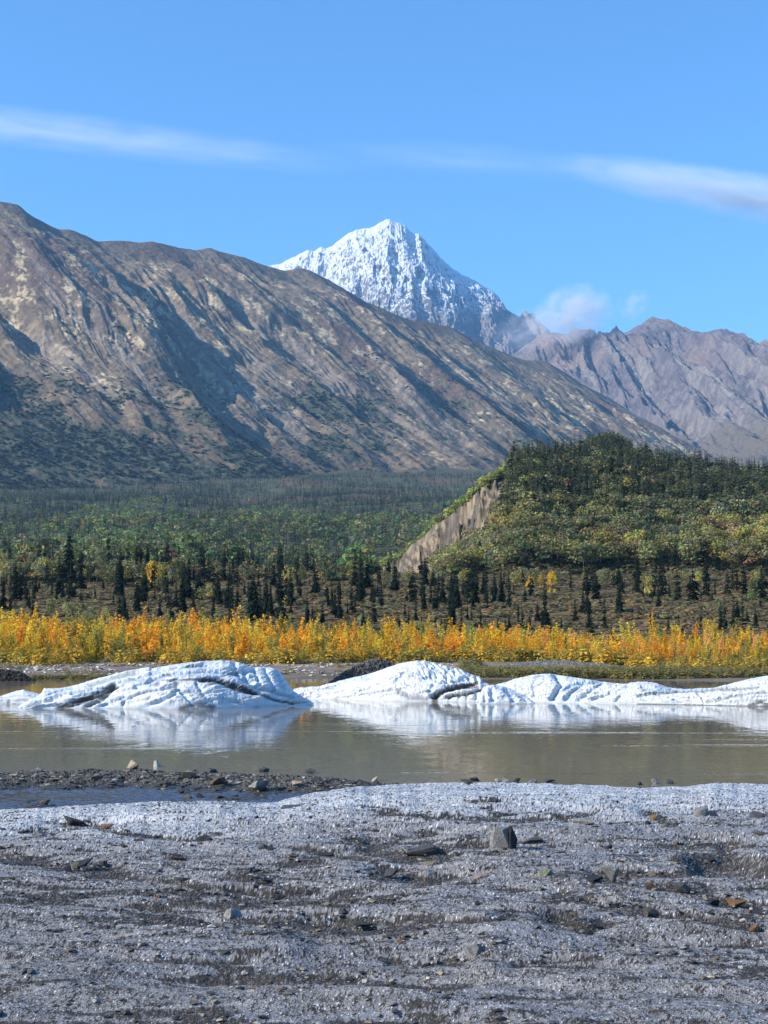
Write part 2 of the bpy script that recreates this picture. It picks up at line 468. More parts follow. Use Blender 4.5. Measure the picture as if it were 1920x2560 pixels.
def join(parts):
    Vs, Qs, Cs, o = [], [], [], 0
    for V, Q, c in parts:
        Vs.append(V); Qs.append(Q + o); o += len(V)
        c = np.asarray(c, float); Cs.append(np.broadcast_to(c, (len(V), 3)) if c.ndim == 1 else c)
    return np.concatenate(Vs), np.concatenate(Qs), np.concatenate(Cs)

def percol(n, base, var, rng, k=4):
    f = 1 + var * rng.randn(n, 1) * .6; h = 1 + .1 * rng.randn(n, 3)
    return np.repeat(np.clip(np.array(base) * f * h, .003, 1), k, 0)

BARK = (.085, .07, .055)

def spruce(rng, R=.13, layers=20, nb=8, base=(.020, .032, .017), lift=.05, twin=True):
    Vs, n = [], 0
    z = lift + (1 - lift) * (np.arange(layers) + .5 * rng.rand(layers)) / layers
    pts = []
    gap = 1 + .35 * rng.randn(layers)
    for zi, g in zip(z, gap):
        r = R * ((1 - zi) ** .75 + .04) * min(1, (zi + .10) / .22) * np.clip(g, .55, 1.35)
        m = max(4, int(nb * (.55 + .6 * (1 - zi))))
        th = rng.rand() * 6.28 + np.arange(m) * 6.283 / m + rng.randn(m) * .25
        L = r * (.6 + .55 * rng.rand(m))
        for t, l in zip(th, L):
            d = np.array([math.cos(t), math.sin(t), 0]); s = np.array([-d[1], d[0], 0])
            b = np.array([0, 0, zi]); tip = b + d * l + [0, 0, -l * (.35 + .5 * rng.rand())]
            mid = b * .45 + tip * .55 + [0, 0, .12 * l]
            w_ = l * (.26 + .16 * rng.rand())
            Vs.append([b, mid + s * w_, tip, mid - s * w_])
            if twin:
                q = s * .55 + np.array([0, 0, -.9])
                Vs.append([b, mid + q * w_ * .9, tip, mid - q * w_ * .25])
    V = np.array(Vs).reshape(-1, 3); k = len(V) // 4
    top = np.array([[[0, 0, .93], [.008, .004, .96], [0, 0, 1.0], [-.008, -.004, .96]]]).reshape(-1, 3)
    crown = join([(V, np.arange(4 * k).reshape(k, 4), percol(k, base, .28, rng)), (top, np.array([[0, 1, 2, 3]]), base)])
    tv, tq = tube((0, 0, -.03), (0, 0, .95), .012 + .02 * R, .002)
    return crown, (tv, tq, np.broadcast_to(np.array(BARK) * .8, tv.shape))

def broad(rng, lobes=9, nl=40, leaf=.042, base=(.05, .055, .022), w_=.36, low=.30, var=.22):
    parts = []
    lc = []
    for i in range(lobes):
        th = rng.rand() * 6.283; q = math.sqrt(rng.rand()) * w_ * .60; zz = low + .12 + (1 - low - .28) * rng.rand()
        shrink = 1 - .55 * max(0, (zz - .6) / .4)
        lc.append((math.cos(th) * q * shrink, math.sin(th) * q * shrink, zz))
    lc.append((0, 0, .82))
    for c in lc:
        r = (.17 + .08 * rng.rand()) * w_ / .36
        n = rv(rng, nl); n[:, 2] = np.abs(n[:, 2]) * .9 - .25; n /= np.linalg.norm(n, axis=1, keepdims=True)
        P = np.array(c) + n * r * (.72 + .34 * rng.rand(nl, 1))
        nn = n + .75 * rv(rng, nl); nn /= np.linalg.norm(nn, axis=1, keepdims=True)
        V, Q = leafq(P, nn, leaf, rng)
        tone = np.array(base) * (1 + var * .7 * rng.randn()) * (1 + .12 * rng.randn(3))
        parts.append((V, Q, percol(nl, np.clip(tone, .006, 1), var * .6, rng)))
    tr = [(*tube((0, 0, -.04), (0.01, 0, .5), .02, .012), BARK)]
    for c in lc[:4]: tr.append((*tube((0.005, 0, .34), c, .010, .003, 4), BARK))
    return join(parts), join(tr)

def sapling(rng, stems=4, per=62, base=(.6, .36, .03), spread=.15, leaf=.034, alt=None):
    parts, tr = [], []
    for i in range(stems):
        th = rng.rand() * 6.283; h = .42 + .55 * rng.rand() if i else 1.0
        foot = np.array([math.cos(th), math.sin(th), 0]) * .03; tip = np.array([math.cos(th), math.sin(th), 0]) * spread * (.3 + .8 * rng.rand()); tip[2] = h
        t = .03 + .97 * rng.rand(per) ** .9
        rad = (.085 * (1 - t) ** .6 + .014) * (.3 + .9 * rng.rand(per)) * (spread / .15) ** .5
        ph = rng.rand(per) * 6.283
        o = np.stack([np.cos(ph), np.sin(ph), .25 * rng.randn(per)], 1)
        P = foot + (tip - foot) * t[:, None] + o * rad[:, None]
        nn = o + .9 * rv(rng, per); nn /= np.linalg.norm(nn, axis=1, keepdims=True)
        V, Q = leafq(P, nn, leaf, rng, .7)
        b = np.array(base) * (1 + .16 * rng.randn())
        c = percol(per, np.clip(b, .01, 1), .22, rng)
        if alt is not None:
            m = np.repeat(rng.rand(per) < np.clip(.85 - t * 1.1, .1, .8), 4)
            c[m] = c[m] * .35 + np.array(alt) * .65
        parts.append((V, Q, c))
        tr.append((*tube(foot - [0, 0, .02], tip * .97, .0075, .002, 4), (.16, .14, .10)))
    return join(parts), join(tr)

def shrub(rng, n=20, base=(.08, .06, .028), leaf=.26, flat=.75):
    d = rv(rng, n); d[:, 2] = np.abs(d[:, 2])
    P = d * [.5, .5, flat] * (.6 + .4 * rng.rand(n, 1))
    nn = d + [0, 0, .5] + .45 * rv(rng, n); nn /= np.linalg.norm(nn, axis=1, keepdims=True)
    V, Q = leafq(P, nn, leaf, rng, .6)
    return V, Q, percol(n, base, .16, rng)

def scatter(tmpls, pos, h, wid, rng, tint):
    "merge many turned and scaled copies of the templates"
    pos = np.asarray(pos, float); n = len(pos); which = rng.randint(0, len(tmpls), n)
    Vs, Qs, Cs, o = [], [], [], 0
    for k, (V, Q, c) in enumerate(tmpls):
        m = np.nonzero(which == k)[0]
        if not len(m): continue
        an = rng.rand(len(m)) * 6.283; ca, sa = np.cos(an)[:, None], np.sin(an)[:, None]
        hh = h[m][:, None]; ww = wid[m][:, None]
        x = (V[None, :, 0] * ca - V[None, :, 1] * sa) * ww + pos[m, 0:1]
        y = (V[None, :, 0] * sa + V[None, :, 1] * ca) * ww + pos[m, 1:2]
        z = V[None, :, 2] * hh + pos[m, 2:3]
        Vs.append(np.stack([x, y, z], -1).reshape(-1, 3))
        Qs.append((Q[None] + (np.arange(len(m)) * len(V))[:, None, None] + o).reshape(-1, 4)); o += len(m) * len(V)
        Cs.append((c[None] * tint[m][:, None, :]).reshape(-1, 3))
    return np.concatenate(Vs), np.concatenate(Qs), np.concatenate(Cs)

rng = np.random.RandomState(5)

# ------------------------------------------------------------------ labels
MARKS = [(-200, 'above black lakeside mound'), (125, 'above striped iceberg\'s tail'), (330, 'above striped iceberg\'s back'), (520, 'above striped iceberg\'s summit'), (690, 'above striped iceberg\'s end'),
         (790, 'beside lumpy heap'), (905, 'above lumpy heap'), (1000, 'above domed iceberg\'s top'), (1100, 'above domed iceberg\'s end'), (1215, 'above blue ice lobe'),
         (1310, 'above long iceberg\'s hump'), (1450, 'above long iceberg\'s middle'), (1640, 'above small rubble hump'), (1760, 'above long iceberg\'s end')]
def mark(px):
    r = MARKS[0][1]
    for p, t in MARKS:
        if px >= p: r = t
    return r
ORD = ['first', 'second', 'third', 'fourth', 'fifth', 'sixth', 'seventh', 'eighth', 'ninth', 'tenth']
ITEMS = []
def want(o, core, where, px, cat, group):
    ITEMS.append((o, core, where, px)); o['category'] = cat; o['group'] = group

def finish_labels():
    by = {}
    for it in ITEMS: by.setdefault((it[1], it[2]), []).append(it)
    for (core, where), its in by.items():
        its.sort(key=lambda t: t[3])
        for i, it in enumerate(its):
            if len(its) == 1: it[0]['label'] = f'{core} {where}'
            elif len(its) <= 10: it[0]['label'] = f'{core} {where}, {ORD[i]} from left'
            else: it[0]['label'] = f'{core} {where}'

def plant(name, shapes, loc, h, wd, rz):
    "an Empty at the foot with a crown and a trunk under it"
    r = bpy.data.objects.new(name, None); C.objects.link(r)
    r.location = loc; r.rotation_euler = (0, 0, rz); r.scale = (wd, wd, h)
    r.empty_display_size = .1
    for n, me in shapes:
        o = bpy.data.objects.new(n, me); C.objects.link(o); o.parent = r
    return r

def pair(name, sh, leafmat):
    (V, Q, c), (tv, tq, tc) = sh
    return [('crown', mesh('crown', V, Q, leafmat, c)), ('trunk', mesh('trunk', tv, tq, MAT['bark'], tc))]

# ------------------------------------------------------------------ spruces on the brown tundra, one by one
SPR1 = [(440, -20, 280), (520, -30, 110), (230, 215, 350), (170, 280, 400), (335, 240, 365), (365, 280, 400), (605, 75, 270), (770, 75, 300), (830, 60, 270), (885, 20, 190), (915, 70, 190), (955, 40, 190), (1045, 95, 200), (1070, 60, 200), (1105, 80, 280), (1155, 30, 220), (1225, 85, 270), (1350, 90, 280), (1410, 220, 420), (1450, 100, 270), (1510, 100, 230), (1610, 75, 260), (885, 280, 470), (945, 215, 380), (1035, 370, 500), (1090, 335, 450), (1250, 320, 470), (1265, 440, 520), (825, 450, 525), (1535, 300, 470), (1505, 380, 480), (1640, 250, 540), (735, 330, 420), (445, 300, 390), (60, 410, 470), (190, 350, 450), (1375, 455, 515), (1315, 420, 490), (960, 420, 470), (8, 245, 310), (60, 60, 190), (150, 40, 130), (300, 30, 160), (700, -30, 160), (1660, 300, 420)]
SPR2 = [(15, 170, 310), (65, 270, 480), (160, 170, 540), (195, 150, 265), (265, 110, 255), (120, 200, 270), (380, 165, 350), (397, 190, 345), (510, 130, 270), (640, 95, 310), (620, 290, 470), (642, 345, 475), (720, 110, 320), (690, 230, 370), (755, 240, 370), (810, 240, 430), (900, 125, 340), (1095, 125, 305), (1145, 180, 310), (1210, 215, 410), (1255, 340, 590), (1300, 240, 460), (1340, 240, 355), (1415, 240, 330), (1475, 215, 350), (1500, 330, 460), (1545, 205, 360), (1590, 245, 410), (1640, 215, 440), (470, 335, 440), (540, 325, 520), (330, 365, 570), (365, 400, 545), (175, 440, 590), (215, 510, 600), (225, 390, 480), (430, 410, 540), (965, 405, 500), (990, 450, 550), (1035, 405, 530), (1330, 445, 545), (1395, 430, 540), (1370, 420, 520), (1175, 310, 450), (1200, 490, 570), (1245, 480, 590), (1455, 490, 570), (1485, 510, 560), (1570, 510, 590), (1615, 510, 590), (1640, 500, 600), (1530, 600, 680), (1485, 640, 700), (95, 340, 490), (20, 390, 500), (1160, 500, 560), (1075, 480, 530)]
SPR3 = [(70, 455, 590), (115, 470, 600), (20, 500, 620), (215, 310, 560), (250, 460, 650), (195, 440, 590), (320, 500, 580), (265, 540, 680), (345, 590, 730), (405, 600, 720), (490, 260, 480), (512, 410, 650), (600, 380, 600), (640, 440, 640), (695, 300, 485), (655, 560, 650), (745, 530, 660), (820, 545, 665), (950, 300, 450), (905, 510, 590), (995, 590, 660), (1095, 460, 660), (1080, 480, 540), (1165, 545, 680), (1260, 480, 610), (1310, 530, 690), (1440, 385, 570), (1495, 370, 560), (1580, 430, 580), (1545, 610, 750), (1485, 640, 760), (1225, 320, 390), (570, 340, 440), (290, 570, 690), (40, 420, 560), (460, 330, 470), (1610, 360, 440), (1150, 330, 410), (870, 560, 640)]
k_ = 640 / 1659
SPR = [(x * k_, 1350 + t * k_, 1350 + b * k_) for x, t, b in SPR1] + [(640 + x * k_, 1350 + t * k_, 1350 + b * k_) for x, t, b in SPR2] + [(1280 + x * k_, 1350 + t * k_, 1350 + b * k_) for x, t, b in SPR3]
while len(SPR) < 282:      # the ones between them, in loose groups
    px = rng.rand() * 1920; py = 1446 + 145 * rng.rand() ** 1.25
    if fbm(px / 120, py / 60, 2, 29) < -.12 + .5 * rng.rand() - .2: continue
    SPR.append((px, py - (22 + 68 * rng.rand() ** 1.7) * (1.15 if px < 1000 else .95), py))
spr_meshes = [pair('spruce', spruce(np.random.RandomState(40 + i), R=[.125, .15, .115, .18, .14, .105, .145, .165][i], layers=28, nb=10, base=[(.018, .030, .015), (.013, .023, .013), (.022, .032, .015), (.015, .026, .014)][i % 4]), MAT['needle']) for i in range(8)]
SPR_XY = []
for i, (px, pt, pb) in enumerate(SPR):
    hit = march(px, pb, zg, 132, 560)
    if hit is None: hit = march(px, max(pb, 1462), zg, 132, 560)
    if hit is None: continue
    x, d, z = hit
    if pb > 1582: d = 176 - (pb - 1582) * .62; x = float(tanx(px) * d); z = float(zg(x, d))
    h = (pb - pt) / F * d * 1.2
    v = rng.randint(8)
    slim = .72 + .3 * rng.rand() if h > 3 else .95
    o = plant('spruce_tree', spr_meshes[v], (x, d, z - .1), h, h * slim, rng.rand() * 6.28)
    core = ('tall' if h > 9.5 else 'mid-sized' if h > 6.3 else 'short' if h > 4.2 else 'tiny') + (' slender' if slim * (.125, .15, .115, .18, .14, .105, .145, .165)[v] < .12 else ' full') + ' spruce'
    zone = 'amid yellow saplings' if pb > 1585 else 'on low tundra' if pb > 1525 else 'on mid tundra' if pb > 1478 else 'at tundra\'s upper edge'
    want(o, core, zone + ' ' + mark(px), px, 'tree', 'spruces on the tundra')
    SPR_XY.append((x, d))

# the slighter ones beyond the 300 largest
L = []
while len(L) < 330:
    px = -150 + 2250 * rng.rand(); py = 1438 + 75 * rng.rand() ** 1.7
    if fbm(px / 90, py / 40, 2, 28) < -.25 + .3 * rng.rand(): continue
    hit = march(px, max(py, 1463), zg, 132, 560) if py > 1463 else (float(tanx(px) * (455 + 70 * rng.rand())), 0, 0)
    if hit is None: continue
    x = hit[0]; d = hit[1] or x / float(tanx(px)); z = float(zg(x, d))
    if px > 930 and d > HB: z = max(z, float(hill_z(x, d)))
    hh = 3.5 + 7.5 * rng.rand() ** 1.4; L.append((x, d, z - .2, hh, hh * (.8 + .4 * rng.rand())))
L = np.array(L)
ST = [join(list(spruce(np.random.RandomState(840 + i), [.12, .14, .16][i % 3], 18, 8, [(.018, .030, .015), (.024, .036, .018), (.014, .024, .013)][i % 3]))) for i in range(6)]
V, Q, c = scatter(ST, L[:, :3], L[:, 3], L[:, 4], rng, np.clip(1 + .2 * rng.randn(len(L), 1), .5, 1.6) * np.ones(3))
stuff('spruce_scatter', mesh('spruce_scatter', V, Q, MAT['far'], c), 'slight dark spruces scattered between the larger ones on the tundra')

# ------------------------------------------------------------------ yellow poplar thicket along the shore
KIND = {'golden yellow': ((.88, .475, .026), (.62, .41, .04), .44), 'deep orange': ((.90, .35, .025), (.70, .36, .035), .19), 'greenish yellow': ((.70, .50, .045), (.36, .31, .045), .24), 'olive green': ((.28, .27, .06), (.16, .18, .045), .13)}
PINK = {'salmon orange': ((.80, .38, .13), (.5, .32, .09), 1)}
sap = {}
for kn, (b, al, wgt) in {**KIND, **PINK}.items():
    sap[kn] = []
    for i in range(5):
        r_ = np.random.RandomState(hash(kn) % 1 + 100 + i * 7 + len(kn))
        sap[kn].append(sapling(r_, 5 + i % 3, 84, b, .17 + .05 * (i % 3), .024, al))
sapm = {kn: [pair('sapling', s_, MAT['leaf']) for s_ in v] for kn, v in sap.items()}
cand = []
for i in range(8200):
    d = 110 + 86 * rng.rand() ** 1.3
    px = -420 + 2760 * rng.rand(); x = tanx(px) * d
    fr = 124.5 + 4.5 * float(fbm(x / 9, 0, 3, 33)) + 4 * float(ss(1050, 1150, px)) - 17 * float(ss(1350, 1850, px))
    if d < fr: continue
    dens = (1.0 if d < 150 else .62 if d < 170 else .3) * (.75 + .5 * float(fbm(x / 9, d / 9, 2, 34)))
    if fbm(x / 6 + 7, d / 14, 2, 31) < -.42: continue
    if rng.rand() > dens * (.62 if d < 140 else .5): continue
    cand.append((x, d, px))
cand.sort(key=lambda t: t[1])
names = list(KIND); wts = np.array([KIND[k][2] for k in names]); wts = wts / wts.sum()
inview = 0; rest = {k: [] for k in list(KIND) + list(PINK)}
for x, d, px in cand:
    z = float(zg(x, d)); 
    h = 2.3 + 1.4 * rng.rand() ** 1.3 + 1.7 * float(fbm(x / 7, d / 8, 2, 35)) + 1.3 * float(fbm(x / 22, d / 30, 2, 32)) + (.9 if d > 150 else 0)
    if rng.rand() < .07: h *= 1.3
    h *= float(np.interp(px, [0, 500, 800, 1150, 1350, 1920], [1.0, .88, .74, .84, .68, .62]))
    if d < fr + 3: h *= .72
    # patches of one colour
    cc = float(fbm(x / 5, d / 8, 2, 36)); q = np.clip(.52 + .85 * cc + .30 * rng.randn(), 0, .999)
    kn = names[min(int(np.searchsorted(np.cumsum(wts[[1, 0, 2, 3]]), q)), 3)]
    kn = ['deep orange', 'golden yellow', 'greenish yellow', 'olive green'][min(int(np.searchsorted(np.cumsum(wts[[1, 0, 2, 3]]), q)), 3)]
    if d < fr + 4 and rng.rand() < .45: kn = 'olive green' if rng.rand() < .5 else 'greenish yellow'
    if px > 1330 and rng.rand() < .15: kn = 'salmon orange'
    wd = h * (.95 + .55 * rng.rand())
    if -20 < px < 1940 and inview < 300 and rng.rand() < .8:
        inview += 1
        v = rng.randint(5)
        o = plant('poplar_sapling', sapm[kn][v], (x, d, z - .08), h, wd, rng.rand() * 6.28)
        core = ('tall' if h > 3.4 else 'short' if h < 2.2 else 'middling') + ' ' + kn + ' poplar'
        row = 'at thicket\'s front' if d < fr + 6 else 'inside the thicket'
        want(o, core, row + ' ' + mark(px), px, 'sapling', 'yellow poplars along the far shore')
    else: rest[kn].append((x, d, z - .08, h, wd))
parts = []
for kn, L in rest.items():
    if not L: continue
    L = np.array(L); parts.append(scatter([s_[0] for s_ in sap[kn]], L[:, :3], L[:, 3], L[:, 4], rng, 1 + .12 * rng.randn(len(L), 1) * np.ones(3)))
stuff('poplar_thicket', mesh('poplar_thicket', *join(parts)[:2], MAT['leaf'], join(parts)[2]), 'dense yellow and orange poplar saplings along the far shore')

# ------------------------------------------------------------------ low brown shrubs of the tundra (ground cover)
SB = [shrub(np.random.RandomState(60 + i), 22, [(.225, .17, .08), (.245, .17, .082), (.175, .155, .068), (.24, .195, .09)][i % 4], .21) for i in range(8)]
n = 30000
d = np.sqrt(rng.rand(n) * (560 ** 2 - 165 ** 2) + 165 ** 2); px = -500 + 2900 * rng.rand(n); x = tanx(px) * d
keep = (fbm(x / 9, d / 9, 3, 37) > -.22 - .2 * rng.rand(n)); x, d = x[keep], d[keep]; n = len(x)
z = np.maximum(zg(x, d), np.where((px[keep] > 900) & (d > HB + 2), hill_z(x, d), -9)); hh = (.75 + .7 * rng.rand(n)) * (1 + .5 * fbm(x / 20, d / 20, 2, 38)) * (1 + .25 * (d > 420))
tint = 1 + .16 * rng.randn(n, 1) * np.ones(3) + .05 * rng.randn(n, 3)
tint[rng.rand(n) < .02] *= [1.6, 1.0, .8]
V, Q, c = scatter(SB, np.stack([x, d, z - .15], 1), hh, hh * (1.6 + .8 * rng.rand(n)), rng, np.clip(tint, .4, 2.2))
stuff('tundra_shrubs', mesh('tundra_shrubs', V, Q, MAT['far'], c), 'low brown and rust tundra shrubs')

# ------------------------------------------------------------------ single broadleaf trees: alders and birches along the tundra's upper edge, and the hill wood
BK = {'olive green': (.25, .235, .082), 'dark green': (.14, .16, .07), 'greyish green': (.235, .23, .115), 'yellowish': (.40, .32, .085), 'rusty': (.29, .21, .09), 'bright yellow': (.60, .38, .035), 'bright green': (.15, .21, .05)}
BM = {}
for j, (kn, b) in enumerate(BK.items()):
    BM[kn] = [broad(np.random.RandomState(300 + 10 * j + i), 8 + i % 3, 34, .046, b, [.36, .42, .30][i % 3], .16 + .08 * (i % 2)) for i in range(4)]
bmesh_ = {}
def broad_mesh(kn, v):
    if (kn, v) not in bmesh_:
        bmesh_[(kn, v)] = pair('broadleaf', BM[kn][v], MAT['leaf'])
    return bmesh_[(kn, v)]

def leaftree(px, zf, x, d, z, h, wd, kn, name, core, where, group):
    o = plant(name, broad_mesh(kn, rng.randint(4)), (x, d, z - .2), h, wd, rng.rand() * 6.28)
    want(o, core, where, px, 'tree', group)
    return o
EDGE = [(1280 + 120 * k_, 1350 + 230 * k_, 1350 + 345 * k_, 'bright yellow', .6), (1280 + 185 * k_, 1350 + 225 * k_, 1350 + 330 * k_, 'bright yellow', .5), (1280 + 262 * k_, 1350 + 205 * k_, 1350 + 375 * k_, 'bright yellow', .55), (1280 + 885 * k_, 1350 + 235 * k_, 1350 + 400 * k_, 'yellowish', .55), (1280 + 1562 * k_, 1350 + 250 * k_, 1350 + 430 * k_, 'bright green', .5),
        (1280 + 385 * k_, 1350 + 385 * k_, 1350 + 470 * k_, 'rusty', .7), (1280 + 1345 * k_, 1350 + 370 * k_, 1350 + 500 * k_, 'greyish green', .6), (985 * k_, 1350 + 130 * k_, 1350 + 330 * k_, 'bright yellow', .8), (915 * k_, 1350 + 230 * k_, 1350 + 330 * k_, 'yellowish', .9), (690 * k_, 1350 + 200 * k_, 1350 + 310 * k_, 'olive green', 1.1), (1165 * k_, 1350 + 260 * k_, 1350 + 350 * k_, 'yellowish', .9),
        (1365 * k_, 1350 + 285 * k_, 1350 + 400 * k_, 'yellowish', .8), (495 * k_, 1350 + 115 * k_, 1350 + 275 * k_, 'yellowish', .7), (1600 * k_, 1350 + 470 * k_, 1350 + 570 * k_, 'bright green', .7), (640 + 200 * k_, 1350 + 355 * k_, 1350 + 430 * k_, 'yellowish', .9), (640 + 845 * k_, 1350 + 225 * k_, 1350 + 320 * k_, 'olive green', .7), (120 * k_, 1350 + 135 * k_, 1350 + 225 * k_, 'olive green', 1.0), (205 * k_, 1350 + 100 * k_, 1350 + 250 * k_, 'greyish green', .7), (275 * k_, 1350 + 110 * k_, 1350 + 260 * k_, 'greyish green', .7), (375 * k_, 1350 + 90 * k_, 1350 + 265 * k_, 'olive green', .6),
        (30 * k_, 1350 + 80 * k_, 1350 + 215 * k_, 'olive green', .9), (570 * k_, 1350 + 130 * k_, 1350 + 280 * k_, 'olive green', .7), (740 * k_, 1350 + 130 * k_, 1350 + 300 * k_, 'greyish green', .7), (660 * k_, 1350 + 60 * k_, 1350 + 200 * k_, 'greyish green', .8), (1030 * k_, 1350 + 240 * k_, 1350 + 350 * k_, 'olive green', .8), (1300 * k_, 1350 + 300 * k_, 1350 + 400 * k_, 'olive green', .8), (1440 * k_, 1350 + 310 * k_, 1350 + 420 * k_, 'yellowish', .6), (640 + 300 * k_, 1350 + 160 * k_, 1350 + 270 * k_, 'olive green', .8), (640 + 430 * k_, 1350 + 140 * k_, 1350 + 270 * k_, 'yellowish', .8), (640 + 560 * k_, 1350 + 180 * k_, 1350 + 280 * k_, 'olive green', .9),
        (330 * k_, 1350 + 370 * k_, 1350 + 480 * k_, 'olive green', .9), (450 * k_, 1350 + 385 * k_, 1350 + 500 * k_, 'olive green', .9), (520 * k_, 1350 + 400 * k_, 1350 + 500 * k_, 'dark green', .9), (690 * k_, 1350 + 430 * k_, 1350 + 520 * k_, 'yellowish', 1.0), (640 + 690 * k_, 1350 + 460 * k_, 1350 + 560 * k_, 'greyish green', .9), (640 + 1390 * k_, 1350 + 540 * k_, 1350 + 650 * k_, 'greyish green', .8), (1280 + 1060 * k_, 1350 + 550 * k_, 1350 + 660 * k_, 'yellowish', .7), (1280 + 960 * k_, 1350 + 590 * k_, 1350 + 680 * k_, 'greyish green', .7), (1280 + 1420 * k_, 1350 + 600 * k_, 1350 + 720 * k_, 'yellowish', .7)]
for i in range(46):
    px = (rng.rand() ** 1.2) * 900; EDGE.append((px, 1395 + 20 * rng.rand(), 1442 + 26 * rng.rand(), ['olive green', 'greyish green', 'dark green', 'yellowish'][rng.randint(4)], .7 + .4 * rng.rand()))
for i in range(36):
    px = 930 + 990 * rng.rand(); EDGE.append((px, 1418 + 14 * rng.rand(), 1452 + 16 * rng.rand(), ['olive green', 'greyish green', 'yellowish'][rng.randint(3)], .8 + .4 * rng.rand()))
for px, pt, pb, kn, wf in EDGE:
    hit = march(px, pb, zg, 160, 560) or march(px, 1466, zg, 160, 560)
    if hit is None: continue
    x, d, z = hit; h = (pb - pt) / F * d * 1.05
    leaftree(px, zg, x, d, z, h, h * wf * 1.15, kn, 'alder_tree', ('tall ' if h > 8 else 'low ' if h < 5 else 'medium ') + kn + ' bushy tree', ('amid saplings ' if pb > 1560 else 'on open tundra ' if pb > 1485 else 'at tundra\'s upper edge ') + mark(px), 'broadleaf trees on the tundra')

# hill wood
def hill_where(px, pyy):
    band = 'near hilltop' if pyy < 1190 else 'high on hill' if pyy < 1270 else 'halfway up hill' if pyy < 1350 else 'low on hill'
    return band + ' ' + ('beside the pale bank' if px < 1290 else 'under hill\'s rising shoulder' if px < 1430 else 'below summit grove' if px < 1620 else 'below spruce skyline' if px < 1770 else 'by frame edge')
hb, hs_ = [], []
for i in range(5200):
    px = 940 + 1300 * rng.rand(); tt = rng.rand() ** .8; cd = float(hill_D(px)); d = HB + 14 + (cd - HB - 14) * tt; x = float(tanx(px) * d)
    z = float(hill_z(x, d)); 
    if z < float(zg(x, d)) - .5: continue
    s_ = float(np.interp(px, _hp, _hs)); g_ = cd - d
    if s_ > .15 and g_ < float(bank_reach(px)) * (.8 + .5 * rng.rand()): continue
    _, pyy = project(x, d, z)
    up = float(ss(1345, 1255, pyy - 26 * float(fbm(px / 90, 3.3, 2, 39))))
    if rng.rand() < up * .74:
        if rng.rand() < .8: hs_.append((x, d, z, px, float(pyy)))
    elif rng.rand() < (.46 if up < .5 else .45): hb.append((x, d, z, px, float(pyy)))
hb.sort(key=lambda t: t[1]); hs_.sort(key=lambda t: t[1])
bk = ['olive green', 'greyish green', 'dark green', 'yellowish', 'rusty']
rest = {k: [] for k in bk}; nb_ = 0
for x, d, z, px, pyy in hb:
    cn = float(fbm(x / 40, d / 40, 2, 55)) + .35 * rng.randn()
    kn = 'dark green' if cn > .38 else 'greyish green' if cn > .12 else 'olive green' if cn > -.33 else 'yellowish' if rng.rand() < .75 else 'rusty'
    h = 6.0 + 3.8 * rng.rand(); wd = h * (1.15 + .4 * rng.rand())
    if px < 1925 and nb_ < 212:
        nb_ += 1
        leaftree(px, hill_z, x, d, z, h, wd, kn, 'hillside_tree', ('large ' if h > 7.7 else 'small ' if h < 6.4 else 'medium ') + kn + ' tree', hill_where(px, pyy), 'round broadleaf trees on the hill')
    else: rest[kn].append((x, d, z - .2, h, wd))
parts = []
for kn, L in rest.items():
    L = np.array(L); parts.append(scatter([join([s_[0], s_[1]]) for s_ in BM[kn]], L[:, :3], L[:, 3], L[:, 4], rng, np.clip(1 + .22 * rng.randn(len(L), 1), .5, 1.6) * np.ones(3)))
# small shrubs between the hill trees and along the bank's rim
L = []
for i in range(5200):
    px = 900 + 1330 * rng.rand(); cd = float(hill_D(px)); d = HB + 15 + (cd - HB - 15) * rng.rand(); x = float(tanx(px) * d); z = float(hill_z(x, d)); s_ = float(np.interp(px, _hp, _hs))
    if s_ > .12 and cd - d < float(bank_reach(px)) * (.7 + .4 * rng.rand()): continue
    if z > float(zg(x, d)) - .5: L.append((x, d, z - .2, 1.4 + 1.8 * rng.rand(), 3 + 2.4 * rng.rand()))
L = np.array(L)
SH = [shrub(np.random.RandomState(80 + i), 26, [(.10, .10, .042), (.125, .11, .048), (.075, .085, .036), (.18, .14, .055)][i % 4], .2) for i in range(8)]
parts.append(scatter(SH, L[:, :3], L[:, 3], L[:, 4], rng, np.clip(1 + .25 * rng.randn(len(L), 1), .5, 1.7) * np.ones(3)))
J = join(parts)
stuff('hillside_wood', mesh('hillside_wood', J[0], J[1], MAT['far'], J[2]), 'mass of round olive trees and shrubs covering the hill')
L = []
for i in range(620):
    px = 905 + 400 * rng.rand(); cd = float(hill_D(px)); d = cd + 14 * rng.rand() ** 1.5 + .6; x = float(tanx(px) * d); z = float(hill_z(x, d))
    hh_ = 2.2 + 3.2 * rng.rand() * float(ss(1000, 1120, px)) + 1.6 * float(ss(1000, 950, px)); L.append((x, d, z - .3, hh_, hh_ * (1.0 + .4 * rng.rand())))
L = np.array(L); RS = [join([s_[0], s_[1]]) for s_ in [broad(np.random.RandomState(700 + i), 7, 30, .06, [(.32, .37, .10), (.25, .29, .09), (.42, .40, .09), (.20, .23, .08)][i % 4], .42, .02) for i in range(8)]]
V, Q, c = scatter(RS, L[:, :3], L[:, 3], L[:, 4], rng, np.clip(1 + .2 * rng.randn(len(L), 1), .5, 1.6) * np.ones(3))
stuff('rim_shrubs', mesh('rim_shrubs', V, Q, MAT['far'], c), 'light green shrubs along the rim above the pale bank')
